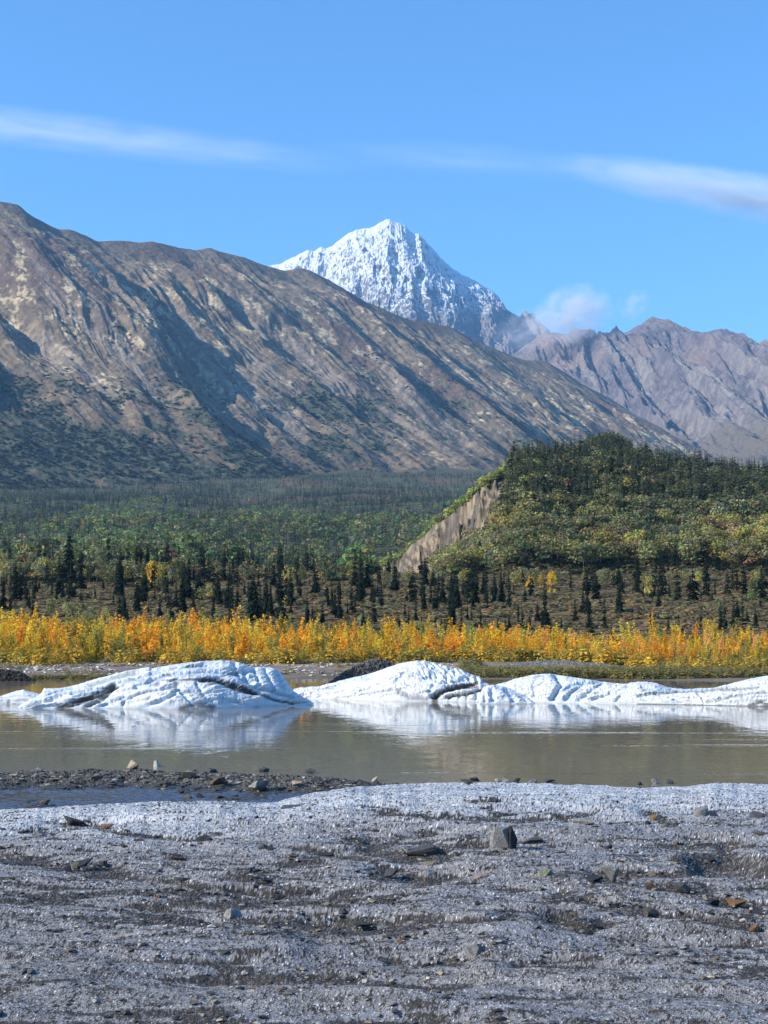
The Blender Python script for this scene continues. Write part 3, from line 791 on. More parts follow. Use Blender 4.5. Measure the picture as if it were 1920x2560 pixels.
# hill spruces: the skyline ones one by one, the rest as a mass
hs1 = []
sky_px = [1407, 1441, 1482, 1512, 1545, 1590, 1672, 1684, 1704, 1716, 1722, 1738, 1754, 1772, 1780, 1793, 1801, 1811, 1822, 1837, 1858, 1876, 1886, 1902, 1915, 1345, 1372, 1388, 1425, 1456, 1612, 1640, 1655]
for px in sky_px:
    d = float(hill_D(px)) - 3 - 6 * rng.rand(); x = float(tanx(px) * d); z = float(hill_z(x, d)); h = (10 + 7 * rng.rand()) * (1.0 if px > 1660 else .75)
    o = plant('spruce_tree', spr_meshes[rng.randint(8)], (x, d, z - .2), h, h * (.85 + .3 * rng.rand()), rng.rand() * 6.28)
    want(o, ('tall' if h > 11 else 'lower') + ' dark spruce', 'standing on the hill\'s skyline ' + mark(px), px, 'tree', 'spruces on the hill')
hs_.sort(key=lambda t: t[4], reverse=True)
nh = 0; L = []
for x, d, z, px, pyy in hs_:
    h = 8 + 8 * rng.rand()
    if px < 1915 and nh < 0 and pyy > 1180 and rng.rand() < .5:
        nh += 1
        o = plant('spruce_tree', spr_meshes[rng.randint(8)], (x, d, z - .2), h, h * (.85 + .3 * rng.rand()), rng.rand() * 6.28)
        want(o, ('tall' if h > 9 else 'short') + ' dark spruce', hill_where(px, pyy), px, 'tree', 'spruces on the hill')
    else: L.append((x, d, z - .2, h, h * (.85 + .4 * rng.rand())))
L = np.array(L)
SS = [join(list(spruce(np.random.RandomState(900 + i), [.16, .18, .20][i % 3], 15, 7, [(.095, .11, .05), (.06, .075, .04), (.13, .135, .062)][i % 3], .04, True))) for i in range(6)]
V, Q, c = scatter(SS, L[:, :3], L[:, 3], L[:, 4], rng, np.clip(1 + .25 * rng.randn(len(L), 1), .5, 1.7) * np.ones(3))
stuff('hill_spruces', mesh('hill_spruces', V, Q, MAT['far'], c), 'dense spruces covering the upper hill')
# rounded grove on the summit
for i in range(16):
    px = 1478 + 112 * (i + .5 * rng.rand()) / 16; d = float(hill_D(px)) - 1 - 9 * rng.rand(); x = float(tanx(px) * d); z = float(hill_z(x, d))
    h = 15.3 - 6.5 * abs((px - 1528) / 62) ** 2.2
    leaftree(px, hill_z, x, d, z, h, h * .9, 'bright green' if px < 1515 and i % 3 == 0 else 'dark green', 'summit_tree', ('tall ' if h > 9.5 else 'lower ') + ('bright' if px < 1515 and i % 3 == 0 else 'dark') + ' green tree', 'in the rounded grove crowning the hill', 'grove on the hilltop')

# ------------------------------------------------------------------ forest of the valley slope, far off
n = 40000
d = np.sqrt(rng.rand(n) * (3000 ** 2 - 470 ** 2) + 470 ** 2); px = -350 + 2300 * rng.rand(n); x = tanx(px) * d; z = zg(x, d)
hillm = (px > 930) & (d > HB) & (d < 900)
m1 = fbm(x / 90, d / 140, 3, 91); m2 = fbm(x / 260, d / 300, 3, 92)
con = m1 + .5 * m2 + np.interp(d, [470, 900, 1500, 1900, 3000], [-.05, -.25, .0, .30, .42]) + .22 * rng.randn(n) > 0
openland = (d > 1900) & (fbm(x / 200, d / 330, 4, 93) > .24 + .25 * (2600 - d) / 700 + .12 * rng.randn(n))
dens = np.interp(d, [470, 800, 1300, 2000, 2600, 3000], [1, 1, .92, .72, .55, .4])
k = (~hillm) & (~openland) & (rng.rand(n) < dens)
FS = [join(list(spruce(np.random.RandomState(950 + i), .15, 7, 5, [(.045, .066, .038), (.034, .05, .032)][i % 2], .03, False))) for i in range(5)]
FB = [join([b_[0]]) for b_ in [broad(np.random.RandomState(970 + i), 4, 14, .075, [(.175, .205, .08), (.15, .175, .08), (.25, .235, .085), (.175, .235, .08), (.13, .15, .075)][i % 5], .34, .12, .25) for i in range(10)]]
def pick(m): return np.stack([x[m], d[m], z[m] - .3], 1)
m = k & con; hh = (6 + 6.5 * rng.rand(m.sum())) * np.interp(d[m], [470, 1000, 3000], [1.2, 1.35, 1.0]); t_ = np.clip(1 + .22 * rng.randn(m.sum(), 1), .5, 1.7) * np.ones(3)
p1 = scatter(FS, pick(m), hh, hh * (.95 + .5 * rng.rand(m.sum())), rng, t_)
m = k & ~con; nn_ = m.sum(); hh = (5 + 5 * rng.rand(nn_)) * np.interp(d[m], [470, 1500, 2000, 3000], [1.15, 1.2, .65, .5]); t_ = np.clip(1 + .22 * rng.randn(nn_, 1), .5, 1.8) * (1 + .06 * rng.randn(nn_, 3))
t_ = t_ * np.where((fbm(x[m] / 70, d[m] / 110, 2, 95) > .2)[:, None], [1.1, 1.22, .95], [1, 1, 1]); t_[rng.rand(nn_) < .03] *= [1.6, 1.25, .8]
p2 = scatter(FB, pick(m), hh, hh * (1.0 + .5 * rng.rand(nn_)), rng, np.clip(t_, .4, 4))
J = join([p1, p2])
stuff('forest', mesh('forest', J[0], J[1], MAT['far'], J[2]), 'far spruce and birch forest filling the valley slope')

# dark shrubs on the mountain's lower slope
mx, my, mz, mu, ms_, mt = MG
idx = np.nonzero((mt > .34) & (mt < .97))
k = rng.randint(0, len(idx[0]), 60000); i0, i1 = idx[0][k], idx[1][k]
fm = fbm(mu / 70, ms_ / 170, 5, 61, .65) + fbm(mu / 300, ms_ / 400, 4, 63)
k = (fm[i0, i1] + (mt[i0, i1] - .60) * 1.7 + .25 * rng.randn(len(i0)) > .16); i0, i1 = i0[k], i1[k]
x, d, z = mx[i0, i1], my[i0, i1], mz[i0, i1]; px = 960 + F * x / d
k = (px > -80) & (px < 1500) & (z > zg(x, d) - 2); x, d, z = x[k], d[k], z[k]; n = len(x)
SM = [shrub(np.random.RandomState(170 + i), 9, [(.055, .07, .042), (.072, .08, .045), (.046, .06, .04), (.095, .09, .05)][i % 4], .42, .8) for i in range(6)]
hh = 2.2 + 3.2 * rng.rand(n)
p1 = scatter(SM, np.stack([x, d, z - .4], 1), hh, hh * (1.5 + .9 * rng.rand(n)), rng, np.clip(1 + .25 * rng.randn(n, 1), .5, 1.7) * np.ones(3))
idx = np.nonzero((mt > .66) & (mt < .985)); k = rng.randint(0, len(idx[0]), 26000); i0, i1 = idx[0][k], idx[1][k]
k = rng.rand(len(i0)) < ss(.64, .95, mt[i0, i1] + .35 * fm[i0, i1]); i0, i1 = i0[k], i1[k]; x, d, z = mx[i0, i1], my[i0, i1], mz[i0, i1]; px = 960 + F * x / d
k = (px > -80) & (px < 1500) & (z > zg(x, d) - 2); x, d, z = x[k], d[k], z[k]; n = len(x); hh = 5 + 6 * rng.rand(n)
p2 = scatter(FS, np.stack([x, d, z - .4], 1), hh, hh * (1.0 + .5 * rng.rand(n)), rng, np.clip(1 + .25 * rng.randn(n, 1), .5, 1.7) * np.ones(3))
V, Q, c = join([p1, p2])
stuff('mountain_shrubs', mesh('mountain_shrubs', V, Q, MAT['far'], c), 'dark green scrub climbing the mountain\'s lower slope')
# ------------------------------------------------------------------ ice in the lake, gravel heaps
ic = M('ice'); v_ = ic.coord()
n_ = ic.noise(v_, 7.0, 5, .6); n2_ = ic.noise(v_, 30.0, 3, .6)
ICE = ic.done(ic.bsdf(ic.scol(ic.attr().outputs['Color'], ic.mr(n_, .3, .7, .94, 1.05)), .5, .3, ic.bump(n2_, .35, .02, ) , **{'Subsurface Weight': 0.0}))
hp = M('heap_gravel'); v_ = hp.coord(); n_ = hp.noise(v_, 9.0, 6, .7)
HEAP = hp.done(hp.bsdf(hp.scol(hp.attr().outputs['Color'], hp.mr(n_, .3, .7, .6, 1.4)), .9, .25, hp.bump(n_, 1.0, .12)))

def polydist(px, py, pts, ysc=1.0):
    d = np.full(px.shape, 1e9)
    for (x0, y0), (x1, y1) in zip(pts[:-1], pts[1:]):
        ex, ey = x1 - x0, (y1 - y0) * ysc
        t = np.clip(((px - x0) * ex + (py - y0) * ysc * ey) / (ex * ex + ey * ey + 1e-9), 0, 1)
        d = np.minimum(d, np.hypot(px - x0 - t * ex, (py - y0) * ysc - t * ey))
    return d

def berg(name, top, base, step=1.0, deep=1.5, back=1.6, feats=(), ang=25, stri=(80, 9, .10), bumpy=(.05, .5), scal=None, mat=None, colr=None, seed=0, prof=.62, nv=110):
    top = np.array(top, float)
    px = np.arange(top[0, 0], top[-1, 0] + .01, step)
    tp = np.interp(px, top[:, 0], top[:, 1]); k = np.hanning(7); k /= k.sum(); tp = np.convolve(np.pad(tp, 3, 'edge'), k, 'valid')
    bp = ip(px, base); kb = np.hanning(int(110 / step) * 2 + 1); kb /= kb.sum(); bp = np.convolve(np.pad(bp, len(kb) // 2, 'edge'), kb, 'valid')
    tp = tp + .9 * fbm(px / 9, px * 0, 3, seed + 4)
    tp = np.minimum(tp, bp - .4)
    Df = CZ / -ray(px, bp)[1]
    hpx = (bp - tp) / F * Df
    Dc = Df + .25 + deep * hpx
    zc = at(px, tp, Dc)[2]; zc = np.maximum(zc, .02)
    v = np.concatenate([[0, .0], np.linspace(.004, 1, nv)]); Vv, PX = np.meshgrid(v, px, indexing='ij')
    warp = .16 * fbm(PX / 60, Vv * 2, 3, seed + 9)
    D = Df + (Dc - Df) * Vv; Z = zc * np.sin(np.clip(Vv, 0, 1) * math.pi / 2) ** prof
    Z[0] = -.5
    e = ss(0, .022, Vv) * (1 - .75 * ss(.8, 1, Vv))
    PXp, PY = project(tanx(PX) * D, D, Z)
    ca, sa = math.cos(math.radians(ang)), math.sin(math.radians(ang))
    q1 = (PX * ca - (PY - 1700) * sa * 2.2); q2 = (PX * sa + (PY - 1700) * ca * 2.2)
    st = rdg(q1 / stri[0], q2 / (stri[1] * 2.4) + .5 * fbm(PX / 50, PY / 25, 2, seed + 1), seed + 2)
    st2 = fbm(q1 / (stri[0] * .8), q2 / (stri[1] * 1.3) + .6 * fbm(PX / 30, PY / 15, 3, seed + 16), 3, seed + 3)
    disp = stri[2] * (st - .35) * (.5 + fbm(PX / 70, PY / 30, 2, seed + 15)) + stri[2] * .3 * st2 + bumpy[0] * fbm(PX / 12, PY / 7, 4, seed + 5, bumpy[1])
    blue = ss(.1, -.75, st) * .5 + .35 * ss(0, .5, -st2)
    dirt = np.zeros_like(D)
    if scal:
        x0, x1, y0, y1, am = scal
        mk = ss(x0 - 12, x0 + 18, PX) * (1 - ss(x1 - 8, x1 + 10, PX)) * ss(y0 - 5, y0 + 4, PY) * (1 - ss(y1 - 6, y1 + 8, PY))
        r_ = rdg((PX - 1.1 * PY) / 17, (PX + 1.5 * PY) / 44, seed + 6); disp = disp - am * mk * (r_ - .2); blue = blue + .5 * mk * ss(.2, .8, r_)
    for f in feats:
        pts, w_, depth, di = f
        dd = polydist(PX + 3.0 * fbm(PX / 14, PY / 8, 3, seed + 7), PY + 1.5 * fbm(PX / 10, PY / 6, 3, seed + 8), pts, 1.6)
        w_, depth = (w_ * 1.5, depth) if di > .05 else (w_ * 1.7, depth * 1.25)
        g = np.exp(-(dd / w_) ** 2)
        disp = disp - depth * g; blue = blue + (.75 if di < .05 else .2) * g * min(1, depth * 7)
        if di > 0: dirt = np.maximum(dirt, di * ss(1.25, .45, dd / w_ + .5 * fbm(PX / 7, PY / 4, 4, seed + 12)))
    dirt = np.maximum(dirt, 1.0 * ss(.62, .9, rdg(q1 / (stri[0] * 1.2), q2 / (stri[1] * 2.0) + .7 * fbm(PX / 40, PY / 18, 3, seed + 17), seed + 18)) * ss(-.02, .3, fbm(PX / 45, PY / 16, 3, seed + 19)) * .5)
    disp = disp * e
    # push in and out along the face
    D = D - disp * .75 * (1 - .5 * Vv); Z = np.where(np.arange(len(v))[:, None] > 1, np.maximum(Z + disp * .55, .0), Z)
    w = np.linspace(.04, 1, 40); Wv, PXb = np.meshgrid(w, px, indexing='ij')
    Db = Dc + back * (.3 + hpx) * Wv; Zb = zc * np.cos(Wv * math.pi / 2) ** .8 + .04 * fbm(PXb / 14, Wv * 5, 3, seed + 13) * (1 - Wv); Zb[-1] = -.5
    D = np.concatenate([D, Db]); Z = np.concatenate([Z, Zb]); PXa = np.concatenate([PX, PXb])
    blue = np.concatenate([blue, np.zeros_like(Db)]); dirt = np.concatenate([dirt, np.zeros_like(Db)])
    X = tanx(PXa) * D
    if colr is None:
        c = mixc([.63, .635, .63], [.30, .43, .53], np.clip(blue, 0, .75))
        c = mixc(c, [.44, .425, .40], .5 * ss(.12, .5, fbm(PXa / 26, np.concatenate([PY, np.zeros_like(Db)]) / 9, 4, seed + 14)))
        c = mixc(c, [.075, .066, .058], dirt)
    else: c = colr(PXa, D, Z, X)
    return ob(name, grid(name, X, D, Z, mat or ICE, c))

def pts6(*p): return [(x / 2.023, 1620 + y / 2.023) for x, y in p]
def pts7(*p): return [(720 + x / 2.765, 1620 + y / 2.765) for x, y in p]
def pts8(*p): return [(1200 + x / 2.304, 1620 + y / 2.304) for x, y in p]

B1 = berg('iceberg', [(48, 1770.5), (70, 1757), (100, 1741), (112, 1730), (116, 1721), (148, 1721), (170, 1718), (193, 1713), (247, 1697), (316, 1678), (376, 1667), (381, 1672), (445, 1660), (494, 1654), (559, 1650.5), (598, 1655), (615, 1662), (630, 1668), (655, 1668), (682, 1669), (702, 1681), (717, 1701), (734, 1726), (751, 1739), (770, 1748), (786, 1758)],
          [(40, 1771), (300, 1771), (470, 1773), (600, 1770), (700, 1767), (790, 1762)], 1.0, 1.5, 1.7,
          [(pts6((1030, 160), (1085, 158), (1180, 182), (1290, 222)), 7.5, .16, 1), (pts6((870, 162), (960, 160), (1040, 156)), 3.5, .07, .75), (pts6((1120, 160), (1200, 205), (1270, 215)), 8, .12, .8), (pts6((1280, 215), (1400, 262), (1480, 280)), 4.5, .10, .85), (pts6((1480, 280), (1560, 270)), 3, .05, .5),
           (pts6((585, 192), (520, 225), (440, 258), (370, 285), (315, 302)), 9, .13, .95), (pts6((590, 190), (530, 250), (440, 300)), 5, .10, .7), (pts6((470, 190), (590, 148), (700, 118)), 6, .07, .42), (pts6((760, 172), (840, 190), (900, 180)), 5, .08, .25),
           (pts6((925, 304), (1000, 286), (1080, 298)), 7, .08, .85), (pts6((1000, 280), (1060, 283)), 5, .05, .6), (pts6((632, 305), (640, 265), (720, 228), (900, 192)), 3.2, .14, .12), (pts6((712, 306), (800, 275), (870, 250), (915, 205)), 3.2, .14, .0), (pts6((500, 308), (560, 275), (640, 250)), 3, .10, .0), (pts6((450, 305), (540, 250), (600, 195)), 3, .10, .05),
           (pts6((700, 192), (850, 138), (1050, 116), (1190, 132)), 3.4, .12, .0), (pts6((600, 180), (760, 140), (900, 100), (1050, 88)), 3, .09, .0), (pts6((1190, 75), (1200, 130), (1300, 195), (1480, 245)), 4, .16, .0), (pts6((380, 230), (500, 205), (640, 190)), 3, .09, .0), (pts6((180, 270), (280, 230), (380, 200)), 3, .08, .0),
           (pts6((1230, 105), (1260, 175)), 3, .10, .0), (pts6((1290, 105), (1320, 185)), 3, .08, .0), (pts6((1345, 108), (1390, 205)), 3, .10, .0), (pts6((1400, 120), (1440, 215)), 3, .08, .0), (pts6((1000, 175), (1040, 240), (1120, 300)), 3, .07, .0), (pts6((1120, 250), (1260, 290), (1420, 290)), 3, .08, .0), (pts6((905, 200), (960, 260), (985, 285)), 3, .08, .0)],
          25, (170, 11, .18), (.045, .65), None, None, None, 1, .60)
tag(B1, 'striped white iceberg with dark dirt bands and a long low tail', 'iceberg', 'icebergs stranded in the lake')
B0 = berg('iceberg', [(-150, 1757), (-100, 1748), (-40, 1744), (0, 1743), (30, 1733), (64, 1724), (85, 1730), (106, 1736), (122, 1745), (135, 1757)], [(-150, 1760), (0, 1760), (140, 1760)], 1.0, 1.6, 1.5,
          [(pts6((0, 275), (60, 268), (150, 262)), 4, .05, .4), (pts6((30, 250), (120, 238), (210, 245)), 3, .05, .2), (pts6((60, 290), (66, 262)), 3, .05, .5)], 8, (90, 6, .08), (.03, .6), None, None, None, 21, .6, 60)
tag(B0, 'small flat ice floe with brownish streaks behind the striped iceberg\'s tail', 'iceberg', 'icebergs stranded in the lake')
B2 = berg('iceberg', [(728, 1745), (736, 1722), (760, 1718), (800, 1716), (854, 1701), (923, 1685), (950, 1676), (973, 1667), (1009, 1656), (1042, 1651.5), (1071, 1653), (1103, 1662), (1125, 1668), (1147, 1672), (1176, 1686), (1199, 1691), (1203, 1700), (1206, 1706), (1219, 1709), (1224, 1717), (1232, 1730), (1240, 1752)],
          [(720, 1747), (850, 1749), (1000, 1753), (1240, 1756)], .9, 1.6, 1.6,
          [(pts7((1005, 330), (1060, 298), (1120, 272), (1210, 250), (1290, 236)), 6.5, .30, 1), (pts7((1060, 345), (1150, 322), (1240, 312), (1330, 285)), 4.5, .22, .9), (pts7((1022, 312), (1012, 366)), 6, .2, .95), (pts7((1130, 280), (1230, 262), (1300, 262)), 5, .15, .8), (pts7((770, 300), (830, 335), (950, 352)), 8, .05, .62), (pts7((880, 350), (960, 345)), 6, .03, .5),
           (pts7((470, 312), (620, 252), (750, 198), (950, 188)), 2.2, .06, .25), (pts7((330, 352), (520, 322), (720, 288)), 2.6, .07, .35), (pts7((100, 330), (250, 315), (420, 290)), 2.4, .05, .2), (pts7((1100, 372), (1120, 330)), 2.5, .12, .3), (pts7((1165, 372), (1185, 330)), 2.5, .12, .1), (pts7((1225, 372), (1235, 325)), 2.5, .12, .1), (pts7((1290, 374), (1300, 310)), 2.5, .12, .0), (pts7((1345, 374), (1350, 290)), 2.5, .12, .0),
           (pts7((740, 240), (800, 170), (960, 175)), 3, .07, .0), (pts7((980, 180), (1000, 260), (980, 300)), 3, .07, .0)],
          18, (110, 9, .13), (.09, .7), (1050, 1205, 1652, 1705, .13), None, None, 3, .55)
tag(B2, 'domed white iceberg with scalloped top and black crack under an overhang', 'iceberg', 'icebergs stranded in the lake')
B3 = berg('iceberg', [(1222, 1752), (1228, 1720), (1236, 1713), (1262, 1705), (1287, 1697), (1330, 1687), (1361, 1684.5), (1391, 1687), (1443, 1695), (1475, 1700), (1504, 1705), (1535, 1708), (1560, 1710), (1575, 1706), (1591, 1704.5), (1615, 1705), (1634, 1707), (1650, 1713), (1664, 1718), (1690, 1722), (1721, 1722), (1782, 1719), (1821, 1709), (1873, 1696), (1920, 1688), (1990, 1682), (2080, 1700), (2160, 1740), (2180, 1766)],
          [(1215, 1754), (1330, 1756), (1450, 1758), (1560, 1760), (1700, 1762), (1920, 1767), (2200, 1770)], 1.1, 2.0, 1.6,
          [(pts8((432, 160), (462, 205), (430, 255), (405, 300)), 4, .26, .03), (pts8((700, 190), (590, 205), (520, 250), (480, 300)), 3.5, .18, .0), (pts8((900, 275), (1000, 256), (1200, 248), (1590, 224)), 4, .10, .6), (pts8((1300, 312), (1440, 280), (1530, 260), (1659, 252)), 3.5, .09, .55), (pts8((1540, 325), (1600, 310), (1659, 330)), 6, .10, .9), (pts8((900, 325), (1200, 327), (1520, 333), (1690, 340)), 2.4, .06, .9),
           (pts8((740, 262), (660, 290), (620, 312)), 3.5, .14, .2), (pts8((800, 275), (760, 318)), 3, .12, .1), (pts8((600, 190), (520, 215), (470, 245)), 3, .12, .0), (pts8((700, 200), (640, 240), (560, 300)), 3, .10, .0), (pts8((930, 225), (1060, 240), (1300, 232)), 3, .08, .0), (pts8((1000, 262), (1100, 290), (1150, 318)), 3, .06, .0), (pts8((1240, 250), (1280, 315)), 3, .06, .1), (pts8((1450, 240), (1560, 215), (1659, 205)), 3, .06, .2), (pts8((330, 165), (300, 210), (310, 270)), 3, .06, .0), (pts8((1420, 300), (1659, 290)), 14, .02, .22)],
          14, (120, 9, .15), (.09, .7), None, None, None, 5, .52)
tag(B3, 'long low white iceberg with a rounded hump and grey streaked end', 'iceberg', 'icebergs stranded in the lake')
B4 = berg('iceberg', [(1196, 1758), (1200, 1730), (1208, 1716), (1222, 1712), (1240, 1713), (1262, 1717), (1285, 1727), (1305, 1737), (1322, 1748), (1336, 1759)], [(1190, 1760), (1340, 1760)], .8, 1.3, 1.2,
          [(pts8((60, 235), (70, 300)), 3.5, .12, .0), (pts8((20, 240), (25, 305)), 3, .10, .2), (pts8((100, 225), (200, 250), (260, 300)), 4, .08, .0), (pts8((150, 235), (190, 300)), 5, .12, .0)], 60, (60, 10, .06), (.05, .6), None, None, None, 9, .5, 70)
tag(B4, 'small rounded blue ice lobe between the domed and long low icebergs', 'iceberg', 'icebergs stranded in the lake')

def heapcol(seed, base, lite):
    def f(px, D, Z, X):
        n = fbm(X * 2.2, (D + Z * 2) * 2.2, 4, seed)
        return mixc(base, lite, ss(-.25, .4, n))
    return f
H1 = berg('gravel_heap', [(800, 1722), (823, 1706), (838, 1694), (854, 1681), (864, 1676), (876, 1671), (890, 1664), (908, 1654), (918, 1650), (930, 1647), (948, 1645), (960, 1650), (970, 1653), (988, 1659), (1010, 1664), (1060, 1680), (1100, 1705)], [(800, 1722), (823, 1709), (1000, 1708), (1100, 1708)], .8, 1.5, 1.4, [], 35, (26, 8, .16), (.34, .75), None, HEAP, heapcol(31, [.075, .068, .062], [.16, .142, .125]), 11, .8, 90)
tag(H1, 'dark lumpy gravel heap rising behind the domed iceberg', 'gravel heap')
H2 = berg('gravel_heap', [(-160, 1690), (-80, 1676), (-20, 1674), (0, 1673), (30, 1674), (54, 1678), (66, 1684), (74, 1690), (88, 1696), (98, 1702)], [(-160, 1703), (100, 1703)], .8, 1.6, 1.5, [], 15, (26, 8, .10), (.22, .75), None, HEAP, heapcol(33, [.022, .020, .018], [.05, .046, .042]), 13, .8, 60)
tag(H2, 'low black mound of wet gravel at the lake\'s far edge', 'gravel heap')
H3 = berg('gravel_heap', [(1195, 1679), (1243, 1664), (1287, 1656), (1352, 1651), (1417, 1651), (1445, 1654), (1460, 1658), (1504, 1658), (1560, 1667), (1634, 1675), (1712, 1681), (1735, 1685)], [(1190, 1684), (1740, 1687)], 1.1, 2.2, 1.6, [], 8, (40, 8, .10), (.16, .7), None, HEAP, heapcol(35, [.125, .118, .11], [.22, .205, .185]), 15, .7, 50)
tag(H3, 'long low grey gravel bank below the yellow saplings', 'gravel bank')
H4 = berg('gravel_heap', [(1648, 1721), (1660, 1714), (1680, 1711), (1700, 1713), (1714, 1717), (1722, 1721)], [(1640, 1722.5), (1730, 1722.5)], .7, 1.6, 1.2, [], 10, (16, 6, .05), (.10, .7), None, HEAP, heapcol(37, [.05, .045, .04], [.11, .1, .09]), 17, .7, 40)
tag(H4, 'small dark rubble hump poking out behind the long low iceberg', 'gravel heap')

# ------------------------------------------------------------------ water
def addn(m, p, q):
    x = m.n('ShaderNodeMath', operation='ADD'); m.l(p, x.inputs[0]); m.l(q, x.inputs[1]); return x.outputs[0]

def mat_water(name, base, s1, s2, amp, rough):
    m = M(name)
    v = m.coord((1, .42, 1)); a = m.noise(v, s1, 3, .55); v2 = m.coord((1, .5, 1)); b = m.noise(v2, s2, 2, .5)
    # calm and ruffled stretches, narrow wind lanes
    lane = m.mr(m.noise(m.coord((.035, .55, 1)), 1.0, 3, .6), .60, .68, 0.0, 3.2)
    big = m.noise(m.coord((.5, 1.0, 1)), .16, 2, .5)
    h = m.n('ShaderNodeMath', operation='ADD'); m.l(m.mul(a, 1.0), h.inputs[0]); m.l(m.mul(m.mul(b, .25), addn(m, m.mr(big, .42, .62, .2, 1.6), lane)), h.inputs[1])
    nb = m.bump(h.outputs[0], 1.0, amp)
    sh = m.bsdf(base, rough, .5, nb, IOR=1.333)
    return m.done(sh)
WAT = mat_water('lake_water', (.20, .173, .134), 1.7, 9.0, .0095, .035)
struct('lake_water', mesh('lake_water', [(-600, 20, 0), (600, 20, 0), (600, 260, 0), (-600, 260, 0)], [[0, 1, 2, 3]], WAT))
POOL = mat_water('pool_water', (.05, .055, .07), 5.0, 30.0, .012, .1)
yy = np.linspace(19, 31.2, 420); tt_ = np.linspace(0, 1, 380); Y2, T2 = np.meshgrid(yy, tt_, indexing='ij')
X2 = -13 + (13 + np.interp(Y2, [19, 27, 31.2], [4.0, 2.4, -9.0])) * T2
gust = ss(-.25, .35, fbm(X2 / 2.5, Y2 / 3.2, 3, 151))
Z2 = .075 + (.008 + .022 * gust) * (pn(X2 / .16, Y2 / .105, 152) + .5 * pn(X2 / .08 + 3, Y2 / .06, 153))
struct('pool_water', grid('pool_water', X2, Y2, Z2, POOL))

# ------------------------------------------------------------------ grass and stones of the far bank
GS = [shrub(np.random.RandomState(150 + i), 60, [(.25, .215, .07), (.19, .18, .062), (.34, .26, .07), (.15, .145, .055)][i % 4], .09, 1.0) for i in range(8)]
L = []
for i in range(3600):
    px = 1150 + 1000 * rng.rand(); d = 98 + (13 if 1200 < px < 1720 else 26) * rng.rand() ** 1.2; x = float(tanx(px) * d); z = float(zg(x, d))
    if z < .05: continue
    L.append((x, d, z - .03, .28 + .5 * rng.rand(), .7 + .6 * rng.rand()))
for i in range(700):
    px = -100 + 1250 * rng.rand(); d = 103 + 24 * rng.rand(); x = float(tanx(px) * d); z = float(zg(x, d))
    if fbm(x / 5, d / 4, 3, 96) < .2 and d < 122: continue
    L.append((x, d, z - .03, .22 + .4 * rng.rand(), .6 + .6 * rng.rand()))
for i in range(160):
    px = 70 + 200 * rng.rand(); d = 99.5 + 3 * rng.rand(); x = float(tanx(px) * d); L.append((x, d, max(float(zg(x, d)), 0) - .02, .2 + .2 * rng.rand(), .6 + .5 * rng.rand()))
LB = L; L = []
for i in range(1100):
    px = -60 + 2040 * rng.rand(); x = tanx(px) * 123.; d = 124.5 + 4.5 * float(fbm(x / 9, 0, 3, 33)) + 4 * float(ss(1050, 1150, px)) - 17 * float(ss(1350, 1850, px)) - 3.2 + 4.5 * rng.rand(); x = float(tanx(px) * d)
    if fbm(x / 3, d / 3, 2, 97) < -.12: continue
    hh_ = .6 + .9 * rng.rand(); L.append((x, d, float(zg(x, d)) - .05, hh_, hh_ * (1 + .6 * rng.rand())))
FL = np.array(L); L = LB
FBS = [shrub(np.random.RandomState(190 + i), 70, [(.55, .37, .045), (.40, .31, .055), (.28, .25, .06), (.62, .38, .04)][i % 4], .085, 1.1) for i in range(8)]
pf = scatter(FBS, FL[:, :3], FL[:, 3], FL[:, 4], rng, np.clip(1 + .2 * rng.randn(len(FL), 1), .5, 1.7) * np.ones(3))
L = np.array(L)
V, Q, c = scatter(GS, L[:, :3], L[:, 3], L[:, 4], rng, np.clip(1 + .25 * rng.randn(len(L), 1), .5, 1.7) * np.ones(3))
V, Q, c = join([(V, Q, c), pf])
stuff('shore_grass', mesh('shore_grass', V, Q, MAT['far'], c), 'low olive grass and shrubs along the far bank')
# ------------------------------------------------------------------ foreground glacier ice
EDGEP = [(-900, 2034), (0, 2022), (120, 2018), (200, 2013), (420, 2004), (560, 2001), (640, 2006), (690, 2006), (740, 1994), (800, 1980), (870, 1965), (960, 1958), (1100, 1955), (1300, 1957), (1450, 1962), (1600, 1966), (1700, 1964), (1780, 1956), (1850, 1958), (1920, 1961), (2900, 1965)]
ZN = [(-20, 1.6), (3, 1.45), (6, 1.40), (9, 1.28), (13, 1.14), (17, 1.03), (24, .98)]
LG1 = [(-600, 2215), (0, 2240), (300, 2262), (620, 2318), (760, 2322)]; LG2 = [(1180, 2352), (1260, 2340), (1400, 2316), (1500, 2294), (1700, 2300), (1920, 2298), (2600, 2290)]
def ice_edge(px): return 18.0 + 0 * np.asarray(px) + 1.3 * ss(680, 1000, px) + .25 * fbm(np.asarray(px) / 60, 0 * np.asarray(px), 3, 101)
